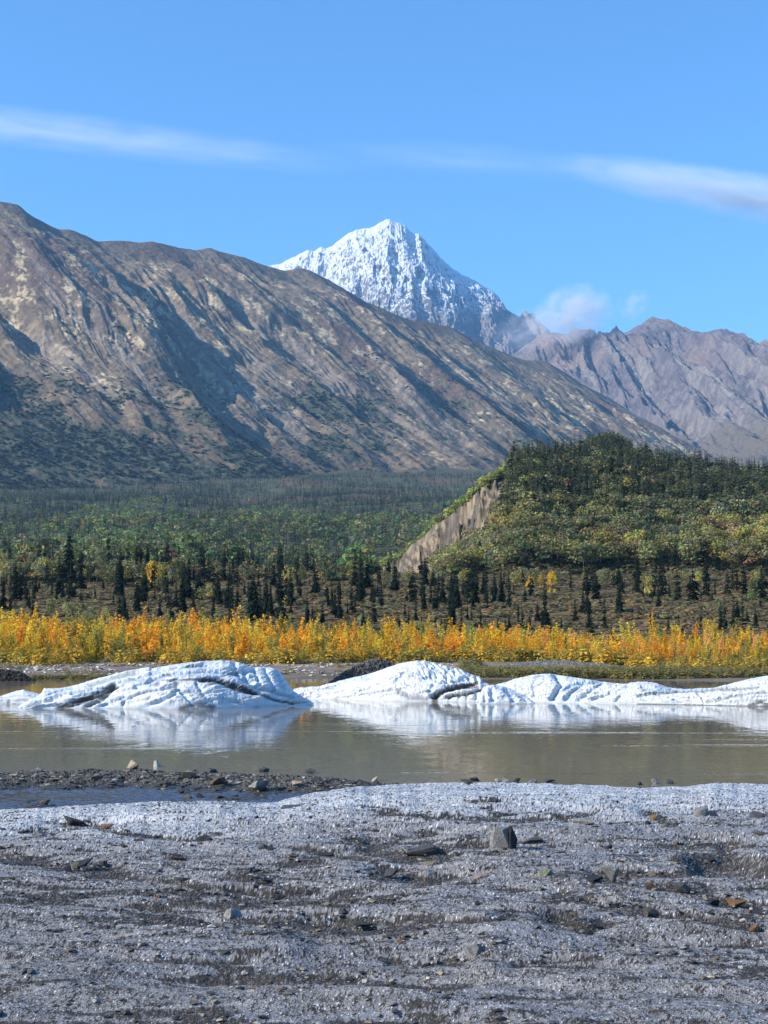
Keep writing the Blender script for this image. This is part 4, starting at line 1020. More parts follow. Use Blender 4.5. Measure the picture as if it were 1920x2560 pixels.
DARK = [([(0, 2135), (90, 2150), (200, 2168), (300, 2178)], 16, .05), ([(230, 2185), (430, 2196), (560, 2218), (690, 2240)], 10, .04), ([(560, 2185), (660, 2200), (760, 2222)], 10, .03), ([(930, 2122), (1010, 2140), (1100, 2135)], 20, .05), ([(960, 2170), (1060, 2195), (1130, 2180)], 18, .06), ([(1100, 2120), (1230, 2108)], 12, .03),
        ([(780, 2290), (880, 2308), (970, 2300)], 20, .07), ([(1390, 2285), (1470, 2310), (1500, 2300)], 20, .07), ([(1400, 2230), (1540, 2262), (1640, 2275)], 12, .04), ([(960, 2032), (1120, 2042), (1330, 2048), (1480, 2030)], 9, .03), ([(1620, 2030), (1680, 2060)], 11, .03), ([(120, 2050), (240, 2062), (330, 2085), (500, 2098)], 8, .03), ([(1480, 2190), (1560, 2196)], 13, .03),
        ([(1640, 2215), (1760, 2225), (1800, 2250), (1920, 2262)], 14, .04), ([(1560, 2275), (1700, 2285), (1900, 2318)], 11, .04), ([(1000, 2290), (1180, 2296), (1280, 2288)], 11, .03), ([(1140, 2395), (1040, 2408), (980, 2400)], 14, .03), ([(300, 2395), (620, 2400)], 10, .02), ([(1300, 2410), (1500, 2390)], 10, .02), ([(750, 2120), (850, 2140), (940, 2150)], 9, .02), ([(1815, 2110), (1825, 2150)], 16, .04)]
def channels(x, D, z):
    px, py = project(x, D, z); m = 0 * px
    px = px + 14 * fbm(x / .4, D / .4, 3, 113); py = py + 7 * fbm(x / .35 + 9, D / .5, 3, 114)
    dep = 0 * px
    for pts, w_, de in DARK:
        g = np.exp(-(polydist(px, py, pts, 2.4) / (w_ * 2.0)) ** 2); m = np.maximum(m, g); dep = np.maximum(dep, de * g)
    return m, dep
def ice_z(x, D):
    x = np.asarray(x, float); D = np.asarray(D, float)
    px = 960 + F * x / np.maximum(D, 2.5)
    De = ice_edge(px); zc = CZ - De * (ip(px, EDGEP) - 1590 - 18 + 6 * ss(680, 900, px)) / F
    z = ip(D, ZN); z = z + (zc - ip(De, ZN)) * ss(10.5, 18, np.minimum(D, De))
    e = 1 - .72 * ss(-3.5, -.3, D - De)
    w1 = .35 * fbm(x / 1.6, D / 1.6, 2, 112); u1 = fbm((x - .9 * D) / 3.4, (D + .16 * x) / .95 + w1, 3, 102); u2 = fbm((x - .9 * D) / 1.15, (D + .16 * x) / .36 + 2 * w1, 3, 103)
    z = z + e * (.15 * u1 + .055 * u2)
    for lg, m0, m1, am in ((LG1, -900, 760, .075), (LG2, 1180, 2900, .07)):
        Dl = (CZ - 1.27) * F / (ip(px, lg) - 1590) + .12 * fbm(x / .6, 0 * x, 3, 104)
        g = D - Dl; mk = ss(m0 - 60, m0 + 60, px) * (1 - ss(m1 - 60, m1 + 60, px))
        z = z + am * mk * np.where(g < 0, np.exp(-(g / 1.1) ** 2), np.exp(-(g / .16) ** 2) - .5 * np.exp(-((g - .35) / .3) ** 2) + .5 * np.exp(-((0 - .35) / .3) ** 2) * np.exp(-(g / .16) ** 2))
    # melt hollow on the right
    hx, hd = 2.72, 11.2
    r = np.hypot((x - hx) / .30, (D - hd) / .75); z = z - .13 * np.exp(-r ** 4) + .02 * np.exp(-((r - 1.3) / .35) ** 2)
    f = D - (De - .45); z = z - np.where(f > 0, 1.05 * f * f, 0)
    return np.maximum(z, -.3)

a = np.concatenate([np.linspace(-1.5, -.70, 60), np.linspace(-.695, -.328, 290), np.linspace(-.325, .325, 1060), np.linspace(.328, .695, 290), np.linspace(.70, 1.5, 60)])
Dr = np.concatenate([np.linspace(1.2, 4.9, 40), 1 / np.linspace(1 / 5.0, 1 / 17.2, 900), np.linspace(17.25, 20.8, 130)])
A, DD = np.meshgrid(a, Dr); X = A * DD; Z0 = ice_z(X, DD); chan, cdep = channels(X, DD, Z0); Z0 = Z0 - .8 * cdep
r1 = np.random.RandomState(3)
w1 = .35 * fbm(X / 1.6, DD / 1.6, 2, 112); u1 = fbm((X - .9 * DD) / 3.4, (DD + .16 * X) / .95 + w1, 3, 102); u2 = fbm((X - .9 * DD) / 1.15, (DD + .16 * X) / .36 + 2 * w1, 3, 103)
pc = fbm(X / .034, DD / .07, 2, 105); pf = pn(X / .014, DD / .034, 106); pm = fbm(X / .11, DD / .09, 3, 107)
De = ice_edge(960 + F * A)
clean = ss(-6.4, -.9, DD - De - 1.2 * fbm(X / 1.5, DD / 2.2, 3, 108))
amp = np.interp(DD, [5, 9, 18], [1, 1.25, 1.7])
Z = Z0 + amp * (.0029 * pc + .0013 * pf + .007 * pm + .0004 * r1.randn(*X.shape))
band = np.exp(-((DD - 9.6) / 2.6) ** 2)
str_ = fbm(X / .9 + .3 * DD, DD / .35, 4, 109); st2 = fbm((X - .6 * DD) / .32, (DD + .16 * X) / .10, 4, 110)
hollow = ss(.0, -.30, u1 * .75 + u2 * .6)
dirt = 1.0 * np.exp(-(np.hypot((X - 2.72) / .36, (DD - 11.2) / .85)) ** 4) + ss(.02, .42, str_ * .8 + .6 * st2 + .55 * hollow + .16 * band - .24) * (1 - .75 * clean) + .95 * chan * ss(-.45, .25, st2 + .5 * str_ + chan - .55)
tone = .5 + .42 * pc + .3 * pf + .3 * pm + .1 * r1.randn(*X.shape)
ice = mixc([.082, .076, .071], [.43, .405, .385], tone)
ice = mixc(ice, mixc([.33, .34, .345], [.60, .61, .61], tone + .15), clean * .9)
ice = mixc(ice, [.20, .22, .265], .3 * ss(.05, .4, fbm(X / 1.1, DD / .7, 3, 111)))
pdark = np.clip(.27 + .10 * ss(9, 6, DD) + .75 * dirt + .10 * band - .08 * clean, 0, .80)
k1 = ss(-.06, .06, (pc * .55 + pf * .35 + st2 * .35 + .22 * r1.randn(*X.shape)) - (.42 - .95 * pdark))
grit = mixc([.016, .015, .015], [.085, .076, .066], r1.rand(*X.shape) ** 1.5)
col = mixc(ice, grit, k1)
spark = (r1.rand(*X.shape) < .02) & (k1 < .3)
col[spark] = [.8, .82, .85]  # sun glints put into the colour as scattered near-white specks
gl = M('glacier'); ga = gl.attr('rough')
GL = gl.done(gl.bsdf(gl.attr().outputs['Color'], ga.outputs['Fac'], .16))
struct('glacier_ice', grid('glacier_ice', X, DD, Z, GL, col, False, {'rough': np.where(k1 > .5, .8, .22 + .3 * r1.rand(*X.shape))}))

# ------------------------------------------------------------------ muddy shore with the pool
def shore_edge(px): return ip(px, [(-900, 29.6), (0, 30.2), (330, 30.6), (600, 30.0), (960, 28.8), (1300, 28.2), (1600, 28.0), (1920, 27.6), (2900, 27)]) + .35 * fbm(np.asarray(px) / 80, 0 * np.asarray(px), 3, 121)
def mud_z(x, D):
    x = np.asarray(x, float); D = np.asarray(D, float); px = 960 + F * x / D
    Ds = shore_edge(px); g = Ds - D
    bar = (.17 - .08 * ss(700, 1000, px)) * ss(-.1, .5, g) * (1 - ss(1.9, 3.4, g))
    z = -.25 + .275 * ss(-1.6, .1, g) + bar
    z = z + .055 * fbm(x / .9, D / 1.6, 4, 122) + .09 * ss(.05, .5, fbm(x / 1.3, D / 2.2, 3, 124)) * ss(2, 4, g)
    z = z - .03 * ss(820, 980, px)
    return z
a = np.linspace(-.45, .45, 900); Dr = np.concatenate([np.linspace(17, 23, 14), np.linspace(23.05, 34.5, 330)])
A, DD = np.meshgrid(a, Dr); X = A * DD
lum = fbm(X / .16, DD / .22, 4, 125, .65)
Z = mud_z(X, DD); wet = ss(.20, .07, Z); Z = Z + (.055 * lum + .02 * r1.randn(*X.shape) * .5) * (1 - .7 * wet)
col = mixc([.055, .050, .043], [.14, .125, .105], ss(-.3, .35, lum + .2 * r1.randn(*X.shape)))
col = mixc(col, [.035, .033, .030], wet * .85)
md = M('mud'); MUD = md.done(md.bsdf(md.attr().outputs['Color'], md.attr('rough').outputs['Fac'], .2))
struct('mud_shore', grid('mud_shore', X, DD, Z, MUD, col, False, {'rough': .85 - .5 * wet}))
# ------------------------------------------------------------------ stones
import bmesh
rk = M('stone'); tc = rk.n('ShaderNodeTexCoord'); n_ = rk.noise(tc.outputs['Object'], 5.0, 6, .7); n2_ = rk.noise(tc.outputs['Object'], 1.6, 3, .6)
STONE = rk.done(rk.bsdf(rk.scol(rk.scol(rk.attr().outputs['Color'], rk.mr(n_, .3, .7, .62, 1.4)), rk.mr(n2_, .3, .7, .8, 1.2)), .72, .35, rk.bump(n_, .8, .05)))
SC = {'black': (.030, .030, .033), 'slate': (.075, .074, .076), 'grey': (.24, .23, .215), 'pale': (.40, .38, .34), 'tan': (.33, .26, .175), 'rust': (.27, .135, .05), 'brown': (.105, .08, .058), 'olive': (.27, .26, .15), 'pink': (.36, .28, .23)}

def stone_mesh(name, seed, color, n=13, peak=0.0, rough=.045):
    r = np.random.RandomState(seed)
    b = bmesh.new()
    P = rv(r, n) * (.72 + .28 * r.rand(n, 1)); P = np.sign(P) * np.abs(P) ** .75
    P[:, 2] = np.clip(P[:, 2], -.6, .62)
    if peak: P = np.vstack([P, [[.15 * r.randn(), .1 * r.randn(), .62 + peak]]])
    for p in P: b.verts.new(p)
    res = bmesh.ops.convex_hull(b, input=b.verts)
    bmesh.ops.delete(b, geom=[g for g in res['geom_interior'] if isinstance(g, bmesh.types.BMVert)], context='VERTS')
    bmesh.ops.bevel(b, geom=list(b.edges), offset=.035, segments=1, affect='EDGES', clamp_overlap=True)
    bmesh.ops.triangulate(b, faces=list(b.faces))
    bmesh.ops.subdivide_edges(b, edges=[e for e in b.edges if e.calc_length() > .22], cuts=2, use_grid_fill=True)
    bmesh.ops.triangulate(b, faces=list(b.faces))
    for v in b.verts:
        c = v.co; k = rough * float(fbm(c.x * 2.1 + c.z, c.y * 2.1 + seed, 3, 131)) + rough * .5 * float(pn(c.x * 7 + c.z * 5, c.y * 7 - c.z * 3, 132))
        v.co = c * (1 + k * 2)
    me = bpy.data.meshes.new(name); b.to_mesh(me); b.free()
    z0 = np.array([v.co for v in me.vertices]); z0 = (z0 - (z0.max(0) + z0.min(0)) / 2) / ((z0.max(0) - z0.min(0)) / 2)      # fill the unit box
    me.vertices.foreach_set('co', z0.astype(np.float32).ravel())
    base = np.array(SC[color]); t = (1 + .18 * r.randn(len(z0), 1)) * np.ones(3)
    cc = np.ones((len(z0), 4), np.float32); cc[:, :3] = np.clip(base * t, .008, 1)
    me.attributes.new('Col', 'FLOAT_COLOR', 'POINT').data.foreach_set('color', cc.ravel())
    me.materials.append(STONE)
    return me

def any_z(x, D):
    return np.maximum(np.maximum(ice_z(x, D), mud_z(x, D)), .0)

NST = [0]
def stone(px, py, w, h, color, label, peak=0.0, lean=0.0, deep=.9, sink=.22, group=None, name='rock', turn=None, dz=0.0):
    hit = march(px, py, any_z, 4.5, 34)
    if hit is None: return None
    x, d, z = hit; NST[0] += 1
    W, H = w / F * d / 2, h / F * d / 2 * 1.12
    r = np.random.RandomState(500 + NST[0])
    o = ob(name, stone_mesh(name, 500 + NST[0], color, 8 + r.randint(4), peak))
    o.scale = (W, W * deep, H)
    o.rotation_euler = (.10 * r.randn(), lean + .08 * r.randn(), (.4 * r.randn() if turn is None else turn))
    o.location = (x, d + W * deep * .6, z + H * (1 - 2 * sink) + dz - .02 * (d < 18))
    tag(o, label, 'rock', group)
    return o
RK = [  # pixel of the foot, width, height, stone, words, peak
    (1250, 2122, 48, 58, 'grey', 'big grey angular boulder leaning on a black upright slab, largest rock on the ice', 0),
    (1279, 2124, 30, 70, 'black', 'upright black slab standing against the big grey boulder', .12),
    (1326, 2112, 76, 20, 'slate', 'long flat dark slab lying just right of the upright black slab', 0),
    (330, 1925, 37, 25, 'tan', 'blocky tan rock standing at the lake edge of the mud bar', 0), (392, 1917, 22, 19, 'pale', 'pale grey pointed stone at the lake edge beside the blocky tan rock', .2),
    (98, 1929, 34, 12, 'grey', 'flat grey stone alone on the left end of the mud bar', 0), (472, 1948, 38, 24, 'tan', 'wedge-shaped tan boulder on the inner side of the mud bar', .1), (527, 1933, 30, 14, 'slate', 'slate grey stone on the mud bar behind the wedge-shaped tan boulder', 0),
    (541, 1965, 42, 22, 'brown', 'brown lumpy rock standing in the pool below the wedge-shaped tan boulder', 0), (645, 1979, 64, 26, 'grey', 'wide grey-brown flat boulder with a reflection at the pool\'s right end', 0), (744, 1967, 32, 15, 'tan', 'flat tan stone near the corner where pool meets white ice', 0), (937, 1953, 18, 13, 'pink', 'small pinkish stone above the white ice edge', 0),
    (446, 1988, 30, 13, 'black', 'black stone in the pool between brown rock and ice edge', 0), (463, 2000, 36, 13, 'brown', 'grey-brown flat stone in the pool closest to the ice edge', 0), (495, 1998, 22, 17, 'black', 'pointed black stone in the pool beside the grey-brown flat one', .2), (110, 2010, 24, 10, 'brown', 'little brown stone at the left of the pool by the ice', 0), (64, 2013, 34, 8, 'slate', 'thin slate flake in the pool\'s left corner', 0), (417, 1966, 26, 9, 'brown', 'low brown stone at the pool\'s upper edge', 0), (602, 1983, 16, 9, 'black', 'tiny black stone in the pool left of the wide flat boulder', 0), (400, 1984, 30, 8, 'slate', 'low dark mud lump in the middle of the pool', 0), (550, 2004, 18, 8, 'black', 'small black stone against the ice edge under the wide flat boulder', 0),
    (724, 2020, 58, 9, 'slate', 'thin dark slab lying on clean white ice near the pool corner', 0), (185, 2060, 76, 16, 'black', 'broad black gravelly slab on the left white ice', 0), (267, 2066, 36, 11, 'rust', 'rusty flat slab right of the broad black gravelly slab', 0), (55, 2085, 30, 11, 'black', 'flat black stone left of a pointed grey stone on ice', 0), (95, 2090, 36, 20, 'grey', 'pointed grey stone with a dark side on the left ice', .3), (8, 2075, 26, 9, 'black', 'black flake cut by the left frame edge', 0),
    (344, 2103, 22, 11, 'brown', 'small brown stone on ice left of the black angular block', 0), (510, 2103, 40, 21, 'black', 'black angular block sitting on mid ice', .15), (611, 2106, 24, 9, 'rust', 'small rusty stone right of the black angular block', 0), (655, 2123, 34, 18, 'slate', 'dark stone with a pale upper flake on mid ice', .2), (942, 2080, 24, 12, 'black', 'pointed black stone on clean ice under the ice rim', .3), (297, 2117, 30, 7, 'black', 'thin black flake on ice above the dark stone cluster', 0),
    (446, 2153, 40, 12, 'slate', 'dark slab with a bright top edge on mid ice', 0), (599, 2156, 20, 9, 'brown', 'small round brown stone right of the slab with bright edge', 0), (195, 2165, 62, 20, 'black', 'cluster-like black rock with a pale pebble at its foot', 0), (207, 2169, 18, 8, 'pale', 'pale pebble at the foot of the black rock', 0), (552, 2165, 24, 9, 'black', 'low black stone below the small round brown one', 0), (840, 2147, 28, 8, 'tan', 'flat orange-tan stone in dark grit at centre ice', 0), (815, 2137, 40, 9, 'black', 'dark flake above the flat orange-tan stone', 0),
    (455, 2199, 46, 11, 'slate', 'dark slab half sunk in ice under mid grit band', 0), (665, 2204, 22, 10, 'black', 'black nub right of the half sunk slab', 0), (496, 2234, 16, 13, 'pink', 'little creamy stone alone on grey ice', .1), (698, 2240, 26, 12, 'black', 'triangular black stone on grey ice', .35), (578, 2296, 44, 27, 'pale', 'pale mossy white lumpy rock on the front ice', .1), (185, 2338, 80, 15, 'grey', 'long flat grey slab frozen in the front ice at left', 0), (910, 2312, 60, 11, 'black', 'thin black slab at the edge of a dark melt hollow', 0),
    (1235, 2005, 46, 15, 'slate', 'elongated dark slab on clean white ice below the rim', .1), (1762, 2040, 48, 25, 'grey', 'brownish grey block on ice at right beneath the rim', .1), (1790, 2042, 26, 15, 'black', 'black stone touching the brownish grey block', 0), (1462, 2064, 62, 22, 'grey', 'large flat grey slab with a black end on right ice', .1), (1488, 2068, 22, 10, 'black', 'black flake at the end of the large flat grey slab', 0), (1893, 2044, 44, 16, 'slate', 'dark slaty stone by the right frame edge under the rim', 0), (1905, 2090, 40, 13, 'brown', 'brown flat stone at the right frame edge', 0), (1632, 2044, 18, 13, 'rust', 'small orange stone in dark grit on right ice', 0), (1658, 2065, 26, 9, 'tan', 'flat tan chip below the small orange stone', 0), (1598, 2101, 30, 7, 'black', 'thin black sliver on right ice', 0), (1700, 2060, 20, 7, 'black', 'tiny black flake right of the flat tan chip', 0), (1770, 2064, 26, 6, 'black', 'thin dark flake under the brownish grey block', 0),
    (1052, 2133, 88, 22, 'slate', 'broad dark flat slab left of the big boulder', 0), (1068, 2163, 34, 14, 'tan', 'tan rubble stone below the broad dark flat slab', 0), (1082, 2158, 20, 14, 'grey', 'grey stone beside the tan rubble stone', .2), (975, 2188, 34, 22, 'slate', 'grey-black lumpy stone left of the tan rubble', 0), (1203, 2193, 42, 16, 'pink', 'pinkish tan rough stone below the big boulder', 0), (1217, 2174, 28, 12, 'black', 'black wedge just behind the pinkish tan rough stone', .25), (1112, 2210, 18, 11, 'pale', 'small pale pebble below the tan rubble', 0), (1360, 2189, 54, 24, 'olive', 'olive-yellow topped slab tilted over a black underside', .15), (1405, 2193, 34, 15, 'slate', 'dark grey stone at the right of the olive-yellow slab', 0), (1532, 2200, 48, 36, 'grey', 'blocky grey rock with a flat top on right ice', 0), (1482, 2200, 46, 12, 'black', 'flat black slab left of the blocky grey rock', 0), (1312, 2130, 16, 11, 'tan', 'small tan stone at the foot of the upright black slab', 0), (1405, 2134, 36, 9, 'black', 'thin arched black flake right of the big boulder', 0),
    (1632, 2227, 30, 12, 'tan', 'tan-brown stone in grit right of the blocky grey rock', 0), (1712, 2222, 52, 20, 'slate', 'dark hunched rock on right ice', .1), (1768, 2246, 24, 14, 'tan', 'bright tan stone beside a black one near right edge', 0), (1784, 2256, 34, 16, 'black', 'black stone under the bright tan one', 0), (1842, 2260, 54, 18, 'rust', 'wide orange-brown slab near the right edge', 0), (1850, 2245, 40, 9, 'grey', 'thin grey slab above the wide orange-brown one', 0), (1632, 2282, 44, 16, 'brown', 'dark brown wedge on right front ice', .15), (1786, 2285, 38, 15, 'black', 'flat black rock below the wide orange-brown slab', 0), (1888, 2286, 52, 16, 'black', 'long black rock at the right frame edge', 0), (1885, 2322, 30, 15, 'rust', 'bright orange stone near the right frame edge', .1), (1628, 2298, 14, 5, 'pink', 'tiny pink chip under the dark brown wedge', 0), (1126, 2283, 44, 13, 'brown', 'brown-black slab on central front ice', 0), (1254, 2293, 22, 10, 'black', 'small black stone right of the brown-black slab', 0), (1536, 2262, 26, 12, 'black', 'black stone in the dark patch below the blocky grey rock', 0), (1470, 2330, 30, 16, 'black', 'black stone in the front melt hollow', 0),
    (1190, 2384, 52, 32, 'grey', 'pointed grey rock with a black right side alone on the front ice', .3), (1064, 2405, 24, 9, 'black', 'small black stone left of the lone pointed grey rock', 0), (1652, 2530, 32, 16, 'brown', 'brown stone near the bottom frame edge at right', 0), (1316, 2556, 30, 14, 'slate', 'dark brown stone cut by the bottom frame edge', 0), (1692, 2558, 28, 11, 'tan', 'tan stone at the bottom frame edge', 0), (1700, 2364, 14, 9, 'pale', 'tiny pale pebble on right front ice', 0), (1458, 2322, 10, 6, 'pink', 'tiny pink pebble by the front melt hollow', 0), (960, 2318, 34, 9, 'grey', 'light grey flake left of the front ice ledge', 0),
    (1168, 1962, 34, 15, 'brown', 'dark reddish rock on the mud bar behind the ice rim', 0), (1187, 1953, 22, 13, 'slate', 'dark rock behind the dark reddish one on the bar', .2), (1241, 1957, 14, 10, 'pale', 'pale round pebble on the mud bar behind the ice rim', 0), (1262, 1956, 22, 12, 'grey', 'grey stone right of the pale round pebble on the bar', 0), (1290, 1957, 32, 13, 'slate', 'wide slate stone in the row along the right lake shore', 0), (1330, 1957, 24, 10, 'grey', 'low grey stone midway along the row by the lake', 0), (1375, 1957, 28, 10, 'slate', 'dark stone toward the right of the row by the lake', 0), (1640, 1960, 22, 14, 'grey', 'grey knob on the shore at right above the ice rim', .2), (1672, 1960, 24, 13, 'slate', 'dark knob right of the grey knob on the shore', .2), (1600, 1962, 18, 8, 'slate', 'low dark stone left of the two shore knobs', 0), (660, 1931, 26, 14, 'slate', 'dark stone on the bar where it narrows', .1), (775, 1934, 30, 13, 'slate', 'rough dark stone near the bar\'s thin right tail', .1), (240, 1950, 34, 10, 'brown', 'flat brown stone on the left part of the mud bar', 0)]
for px, py, w_, h_, c_, lab, pk_ in RK:
    big = w_ > 40 and h_ > 24
    stone(px, py, w_, h_, c_, lab, pk_, 0.0, .62 if 'upright' in lab else .85, .10 if big else .22, None, 'boulder' if 'boulder' in lab else 'flat_rock' if 'slab' in lab else 'rock', .15 if 'upright' in lab or 'leaning' in lab else None)

# many smaller stones: each one separate
CHIP = [stone_mesh('stone_chip', 900 + i, c, 11) for i, c in enumerate(['black', 'slate', 'black', 'brown', 'slate', 'grey', 'tan', 'rust', 'pale', 'black', 'slate', 'brown'])]
CNAME = ['black', 'slate', 'black', 'brown', 'slate', 'grey', 'tan', 'rusty', 'pale', 'black', 'slate', 'brown']
IW = [(2040, 'on clean ice below the rim'), (2100, 'on upper ice'), (2170, 'in the upper grit band'), (2240, 'in the lower grit band'), (2320, 'behind the front ledges'), (2600, 'on front ice')]
IX = [(200, 'by the left edge'), (430, 'above the long grey slab'), (640, 'around the black angular block'), (850, 'left of centre'), (1080, 'near the broad dark slab'), (1330, 'around the big boulder'), (1560, 'near the blocky grey rock'), (1760, 'near the hunched dark rock'), (2000, 'by the right edge')]
nchip = 0
rc = np.random.RandomState(77)
while nchip < 84:
    py = 2000 + 300 * rc.beta(2.0, 1.6) if rc.rand() < .88 else 2300 + 240 * rc.rand(); px = 1920 * rc.rand()
    hit = march(px, py, any_z, 4.5, 20)
    if hit is None or hit[1] > 18: continue
    x, d, z = hit
    if fbm(x / .9 + .3 * d, d / .35, 4, 109) < -.12 + .35 * rc.rand() - .1 and py > 2060: continue
    nchip += 1; v = rc.randint(12); w_ = (9 + 15 * rc.rand() ** 2.2) / F * d / 2
    o = ob('stone_chip', CHIP[v]); o.scale = (w_, w_ * (.7 + .4 * rc.rand()), w_ * (.3 + .4 * rc.rand())); o.rotation_euler = (.2 * rc.randn(), .2 * rc.randn(), 6.28 * rc.rand()); o.location = (x, d, z + w_ * .2)
    want(o, 'little ' + CNAME[v] + ' chip', next(t for y, t in IW if py < y) + ' ' + next(t for q, t in IX if px < q), px, 'stone', 'small stones on the ice')

# uncountable grit on the ice and rubble on the mud bar
def chips(n, place, smin, smax, seed):
    r = np.random.RandomState(seed); base = []
    for i in range(6):
        me = stone_mesh('x', 1200 + i, 'slate', 9, 0, 0); V = np.array([v.co for v in me.vertices]); bpy.data.meshes.remove(me)
        b = bmesh.new()
        for p in rv(r, 10) * [1, 1, .6]: b.verts.new(p)
        res = bmesh.ops.convex_hull(b, input=b.verts); bmesh.ops.triangulate(b, faces=list(b.faces)); b.verts.index_update()
        V = np.array([v.co for v in b.verts]); Q = np.array([[v.index for v in f.verts] + [f.verts[0].index] for f in b.faces]); b.free()
        base.append((V, Q[:, :3]))
    P, S_, Tn = place(n, r)
    Vs, Qs, Cs, o = [], [], [], 0
    w = r.randint(0, 6, len(P))
    for k in range(6):
        m = np.nonzero(w == k)[0]; V, Q = base[k]
        an = r.rand(len(m)) * 6.28; ca, sa = np.cos(an)[:, None], np.sin(an)[:, None]; s = S_[m][:, None]
        Vs.append(np.stack([(V[None, :, 0] * ca - V[None, :, 1] * sa) * s + P[m, 0:1], (V[None, :, 0] * sa + V[None, :, 1] * ca) * s + P[m, 1:2], V[None, :, 2] * s * .7 + P[m, 2:3]], -1).reshape(-1, 3))
        Qs.append((Q[None] + (np.arange(len(m)) * len(V))[:, None, None] + o).reshape(-1, 3)); o += len(m) * len(V)
        Cs.append(np.repeat(Tn[m], len(V), 0))
    return np.concatenate(Vs), np.concatenate(Qs), np.concatenate(Cs)
pal = np.array([SC[k] for k in ['black', 'slate', 'slate', 'brown', 'grey', 'black', 'tan', 'slate', 'brown', 'pale']])
def on_ice(n, r):
    px = -80 + 2080 * r.rand(n); D = 5.4 + 12 * r.rand(n) ** .9; x = tanx(px) * D
    k = (fbm(x / .9 + .3 * D, D / .35, 4, 109) + .5 * fbm(x / .28, D / .13, 4, 110) + .14 * np.exp(-((D - 9.6) / 2.6) ** 2)) > .16 - .55 * (r.rand(n) < .10)
    x, D = x[k], D[k]; n = len(x); s = .006 + .022 * r.rand(n) ** 3
    return np.stack([x, D, ice_z(x, D) + s * .25], 1), s, pal[r.randint(0, 9, n)] * (.7 + .6 * r.rand(n, 1))
V, Q, c = chips(16000, on_ice, 0, 0, 5)
stuff('ice_grit', mesh('ice_grit', V, Q, STONE, c, False), 'dark grit and chips strewn on the ice')
def on_mud(n, r):
    px = -120 + 2160 * r.rand(n); De_ = shore_edge(px); g = 3.2 * r.rand(n) ** 1.2 - .15; g = np.where(r.rand(n) < .22, 7 * r.rand(n), g); D = De_ - g; x = tanx(px) * D
    z = mud_z(x, D); k = z > .045; x, D, z = x[k], D[k], z[k]; n = len(x); s = .014 + .075 * r.rand(n) ** 5
    return np.stack([x, D, z + s * .2], 1), s, pal[r.randint(0, 10, n)] * (.45 + .5 * r.rand(n, 1))
V, Q, c = chips(6500, on_mud, 0, 0, 6)
stuff('mud_rubble', mesh('mud_rubble', V, Q, STONE, c, False), 'dark rubble strewn over the mud bar')
def on_bar(n, r):
    px = -100 + 1500 * r.rand(n); D = 101 + 24 * r.rand(n); x = tanx(px) * D; z = zg(x, D); k = (z > .1) & (fbm(x / 8, D / 4, 3, 141) > -.05 * r.rand(n)); x, D, z = x[k], D[k], z[k]; n = len(x); s = .06 + .22 * r.rand(n) ** 3
    return np.stack([x, D, z + s * .2], 1), s, np.array([(.42, .37, .31), (.34, .27, .22), (.26, .22, .19), (.5, .46, .4)])[r.randint(0, 4, n)] * (.7 + .6 * r.rand(n, 1))
V, Q, c = chips(6000, on_bar, 0, 0, 7)
stuff('bar_cobbles', mesh('bar_cobbles', V, Q, STONE, c, False), 'pale cobbles on the far gravel bar')
# ------------------------------------------------------------------ clouds
def cloud_mat(name, dens, col, scale, thr, soft, stretch=(1, 1, 1), pw=1.5):
    m = M(name)
    tc = m.n('ShaderNodeTexCoord'); ln = m.n('ShaderNodeVectorMath', operation='LENGTH'); m.l(tc.outputs['Object'], ln.inputs[0])
    fall = m.mr(ln.outputs['Value'], .0, 1.0, 1.0, 0.0)
    p = m.n('ShaderNodeMath', operation='POWER'); m.l(fall, p.inputs[0]); p.inputs[1].default_value = pw
    mp = m.n('ShaderNodeMapping'); mp.inputs['Scale'].default_value = stretch; m.l(tc.outputs['Object'], mp.inputs['Vector'])
    n = m.mr(m.noise(mp.outputs[0], scale, 4, .6), thr, thr + soft, 0.0, 1.0)
    d = m.mul(m.mul(p.outputs[0], n), float(dens))
    v = m.n('ShaderNodeVolumePrincipled'); v.inputs['Color'].default_value = (*col, 1); m.l(d, v.inputs['Density']); v.inputs['Anisotropy'].default_value = .0
    m.l(v.outputs[0], m.out.inputs['Volume']); return m.m

def ico(name, mat, sub=3):
    import bmesh
    b = bmesh.new(); bmesh.ops.create_icosphere(b, subdivisions=sub, radius=1)
    me = bpy.data.meshes.new(name); b.to_mesh(me); b.free(); me.materials.append(mat); return me

def cloud(name, px0, py0, px1, py1, D0, D1, thick, deep, mat, label, cat='cloud'):
    p0, p1 = Vector(at(px0, py0, D0)), Vector(at(px1, py1, D1))
    o = ob(name, ico(name, mat)); o.location = (p0 + p1) / 2
    ax = (p1 - p0); L = ax.length / 2; ax.normalize()
    up = Vector((0, 0, 1)); up = (up - ax * up.dot(ax)).normalized(); dp = ax.cross(up)
    from mathutils import Matrix
    R = Matrix((ax, dp, up)).transposed().to_4x4()
    o.matrix_world = Matrix.Translation(o.location) @ R @ Matrix.Diagonal((L, deep, thick, 1))
    tag(o, label, cat, None); return o
cir = cloud_mat('cirrus', .0026, (.93, .95, 1.0), 2.2, .34, .34, (2.6, 1, 1.3), 1.25)
cloud('cirrus_cloud', -800, 222, 1000, 428, 21000, 21500, 215, 900, cir, 'long thin pale cloud streak sinking from the left frame edge')
cir2 = cloud_mat('cirrus_wide', .0062, (.93, .95, 1.0), 2.0, .32, .34, (2.4, 1, 1.3), 1.25)
cloud('cirrus_cloud', 1330, 395, 2500, 605, 21500, 21000, 300, 900, cir2, 'broader soft white cloud streak entering at the right frame edge')
cir3 = cloud_mat('cirrus_faint', .0007, (.93, .95, 1.0), 1.6, .3, .35, (1.5, 1, .6), 1.3)
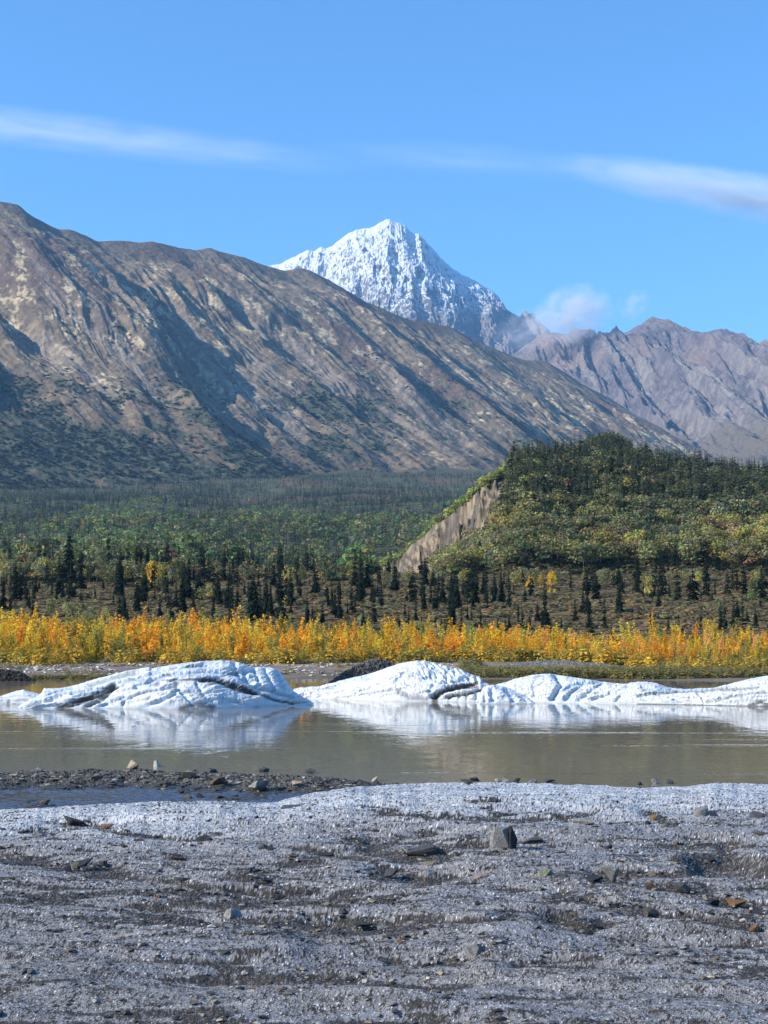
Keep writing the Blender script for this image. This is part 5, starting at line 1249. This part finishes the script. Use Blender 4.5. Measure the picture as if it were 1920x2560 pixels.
cloud('cirrus_cloud', 700, 365, 1600, 430, 21500, 21500, 210, 700, cir3, 'faintest cloud wisp, joining the two streaks high above the snowy peak')
pf_ = cloud_mat('puff', .016, (.92, .93, .97), 2.3, .42, .22, (1, 1, 1), .8)
cloud('cloud_puff', 1330, 812, 1535, 762, 7300, 7350, 165, 220, pf_, 'small ragged cloud puff snagged on the saddle beside the snowy peak')
pf2 = cloud_mat('puff_wisp', .010, (.92, .93, .97), 2.0, .46, .2, (1, 1, 1), .8)
cloud('cloud_puff', 1535, 795, 1625, 735, 7300, 7300, 80, 120, pf2, 'tiny detached wisp of cloud floating left of the sharp rocky summit')
pf3 = cloud_mat('puff_mist', .0075, (.92, .93, .97), 2.4, .42, .2, (1, 1, 1), .8)
cloud('cloud_puff', 1230, 850, 1420, 800, 7300, 7300, 120, 150, pf3, 'thin mist veiling the jagged ridge under the cloud puff')
# ------------------------------------------------------------------ air
hz = M('haze'); pv = hz.n('ShaderNodeVolumePrincipled')
pv.inputs['Color'].default_value = (.30, .60, 1.0, 1); pv.inputs['Density'].default_value = 3.6e-5
hz.l(pv.outputs[0], hz.out.inputs['Volume'])

def box(name, x0, x1, y0, y1, z0, z1, mat):
    V = [(x, y, z) for z in (z0, z1) for y in (y0, y1) for x in (x0, x1)]
    return mesh(name, V, [[0, 2, 3, 1], [4, 5, 7, 6], [0, 1, 5, 4], [2, 6, 7, 3], [0, 4, 6, 2], [1, 3, 7, 5]], mat, None, False)
ho = stuff('haze', box('haze', -S - 500, S + 500, -S - 500, S + 500, -3.6, 3100, hz.m), 'thin blue air between the camera and the far mountains')
finish_labels()
# ------------------------------------------------------------------ render settings
sc.cycles.use_denoising = True
sc.cycles.max_bounces = 6; sc.cycles.diffuse_bounces = 2; sc.cycles.glossy_bounces = 3; sc.cycles.transmission_bounces = 4
sc.cycles.volume_bounces = 1; sc.cycles.transparent_max_bounces = 8
sc.cycles.sample_clamp_indirect = 8
sc.cycles.volume_step_rate = .4; sc.cycles.volume_max_steps = 96
print('script', round(time.time() - T0, 1), 's', len(sc.objects), 'objects')
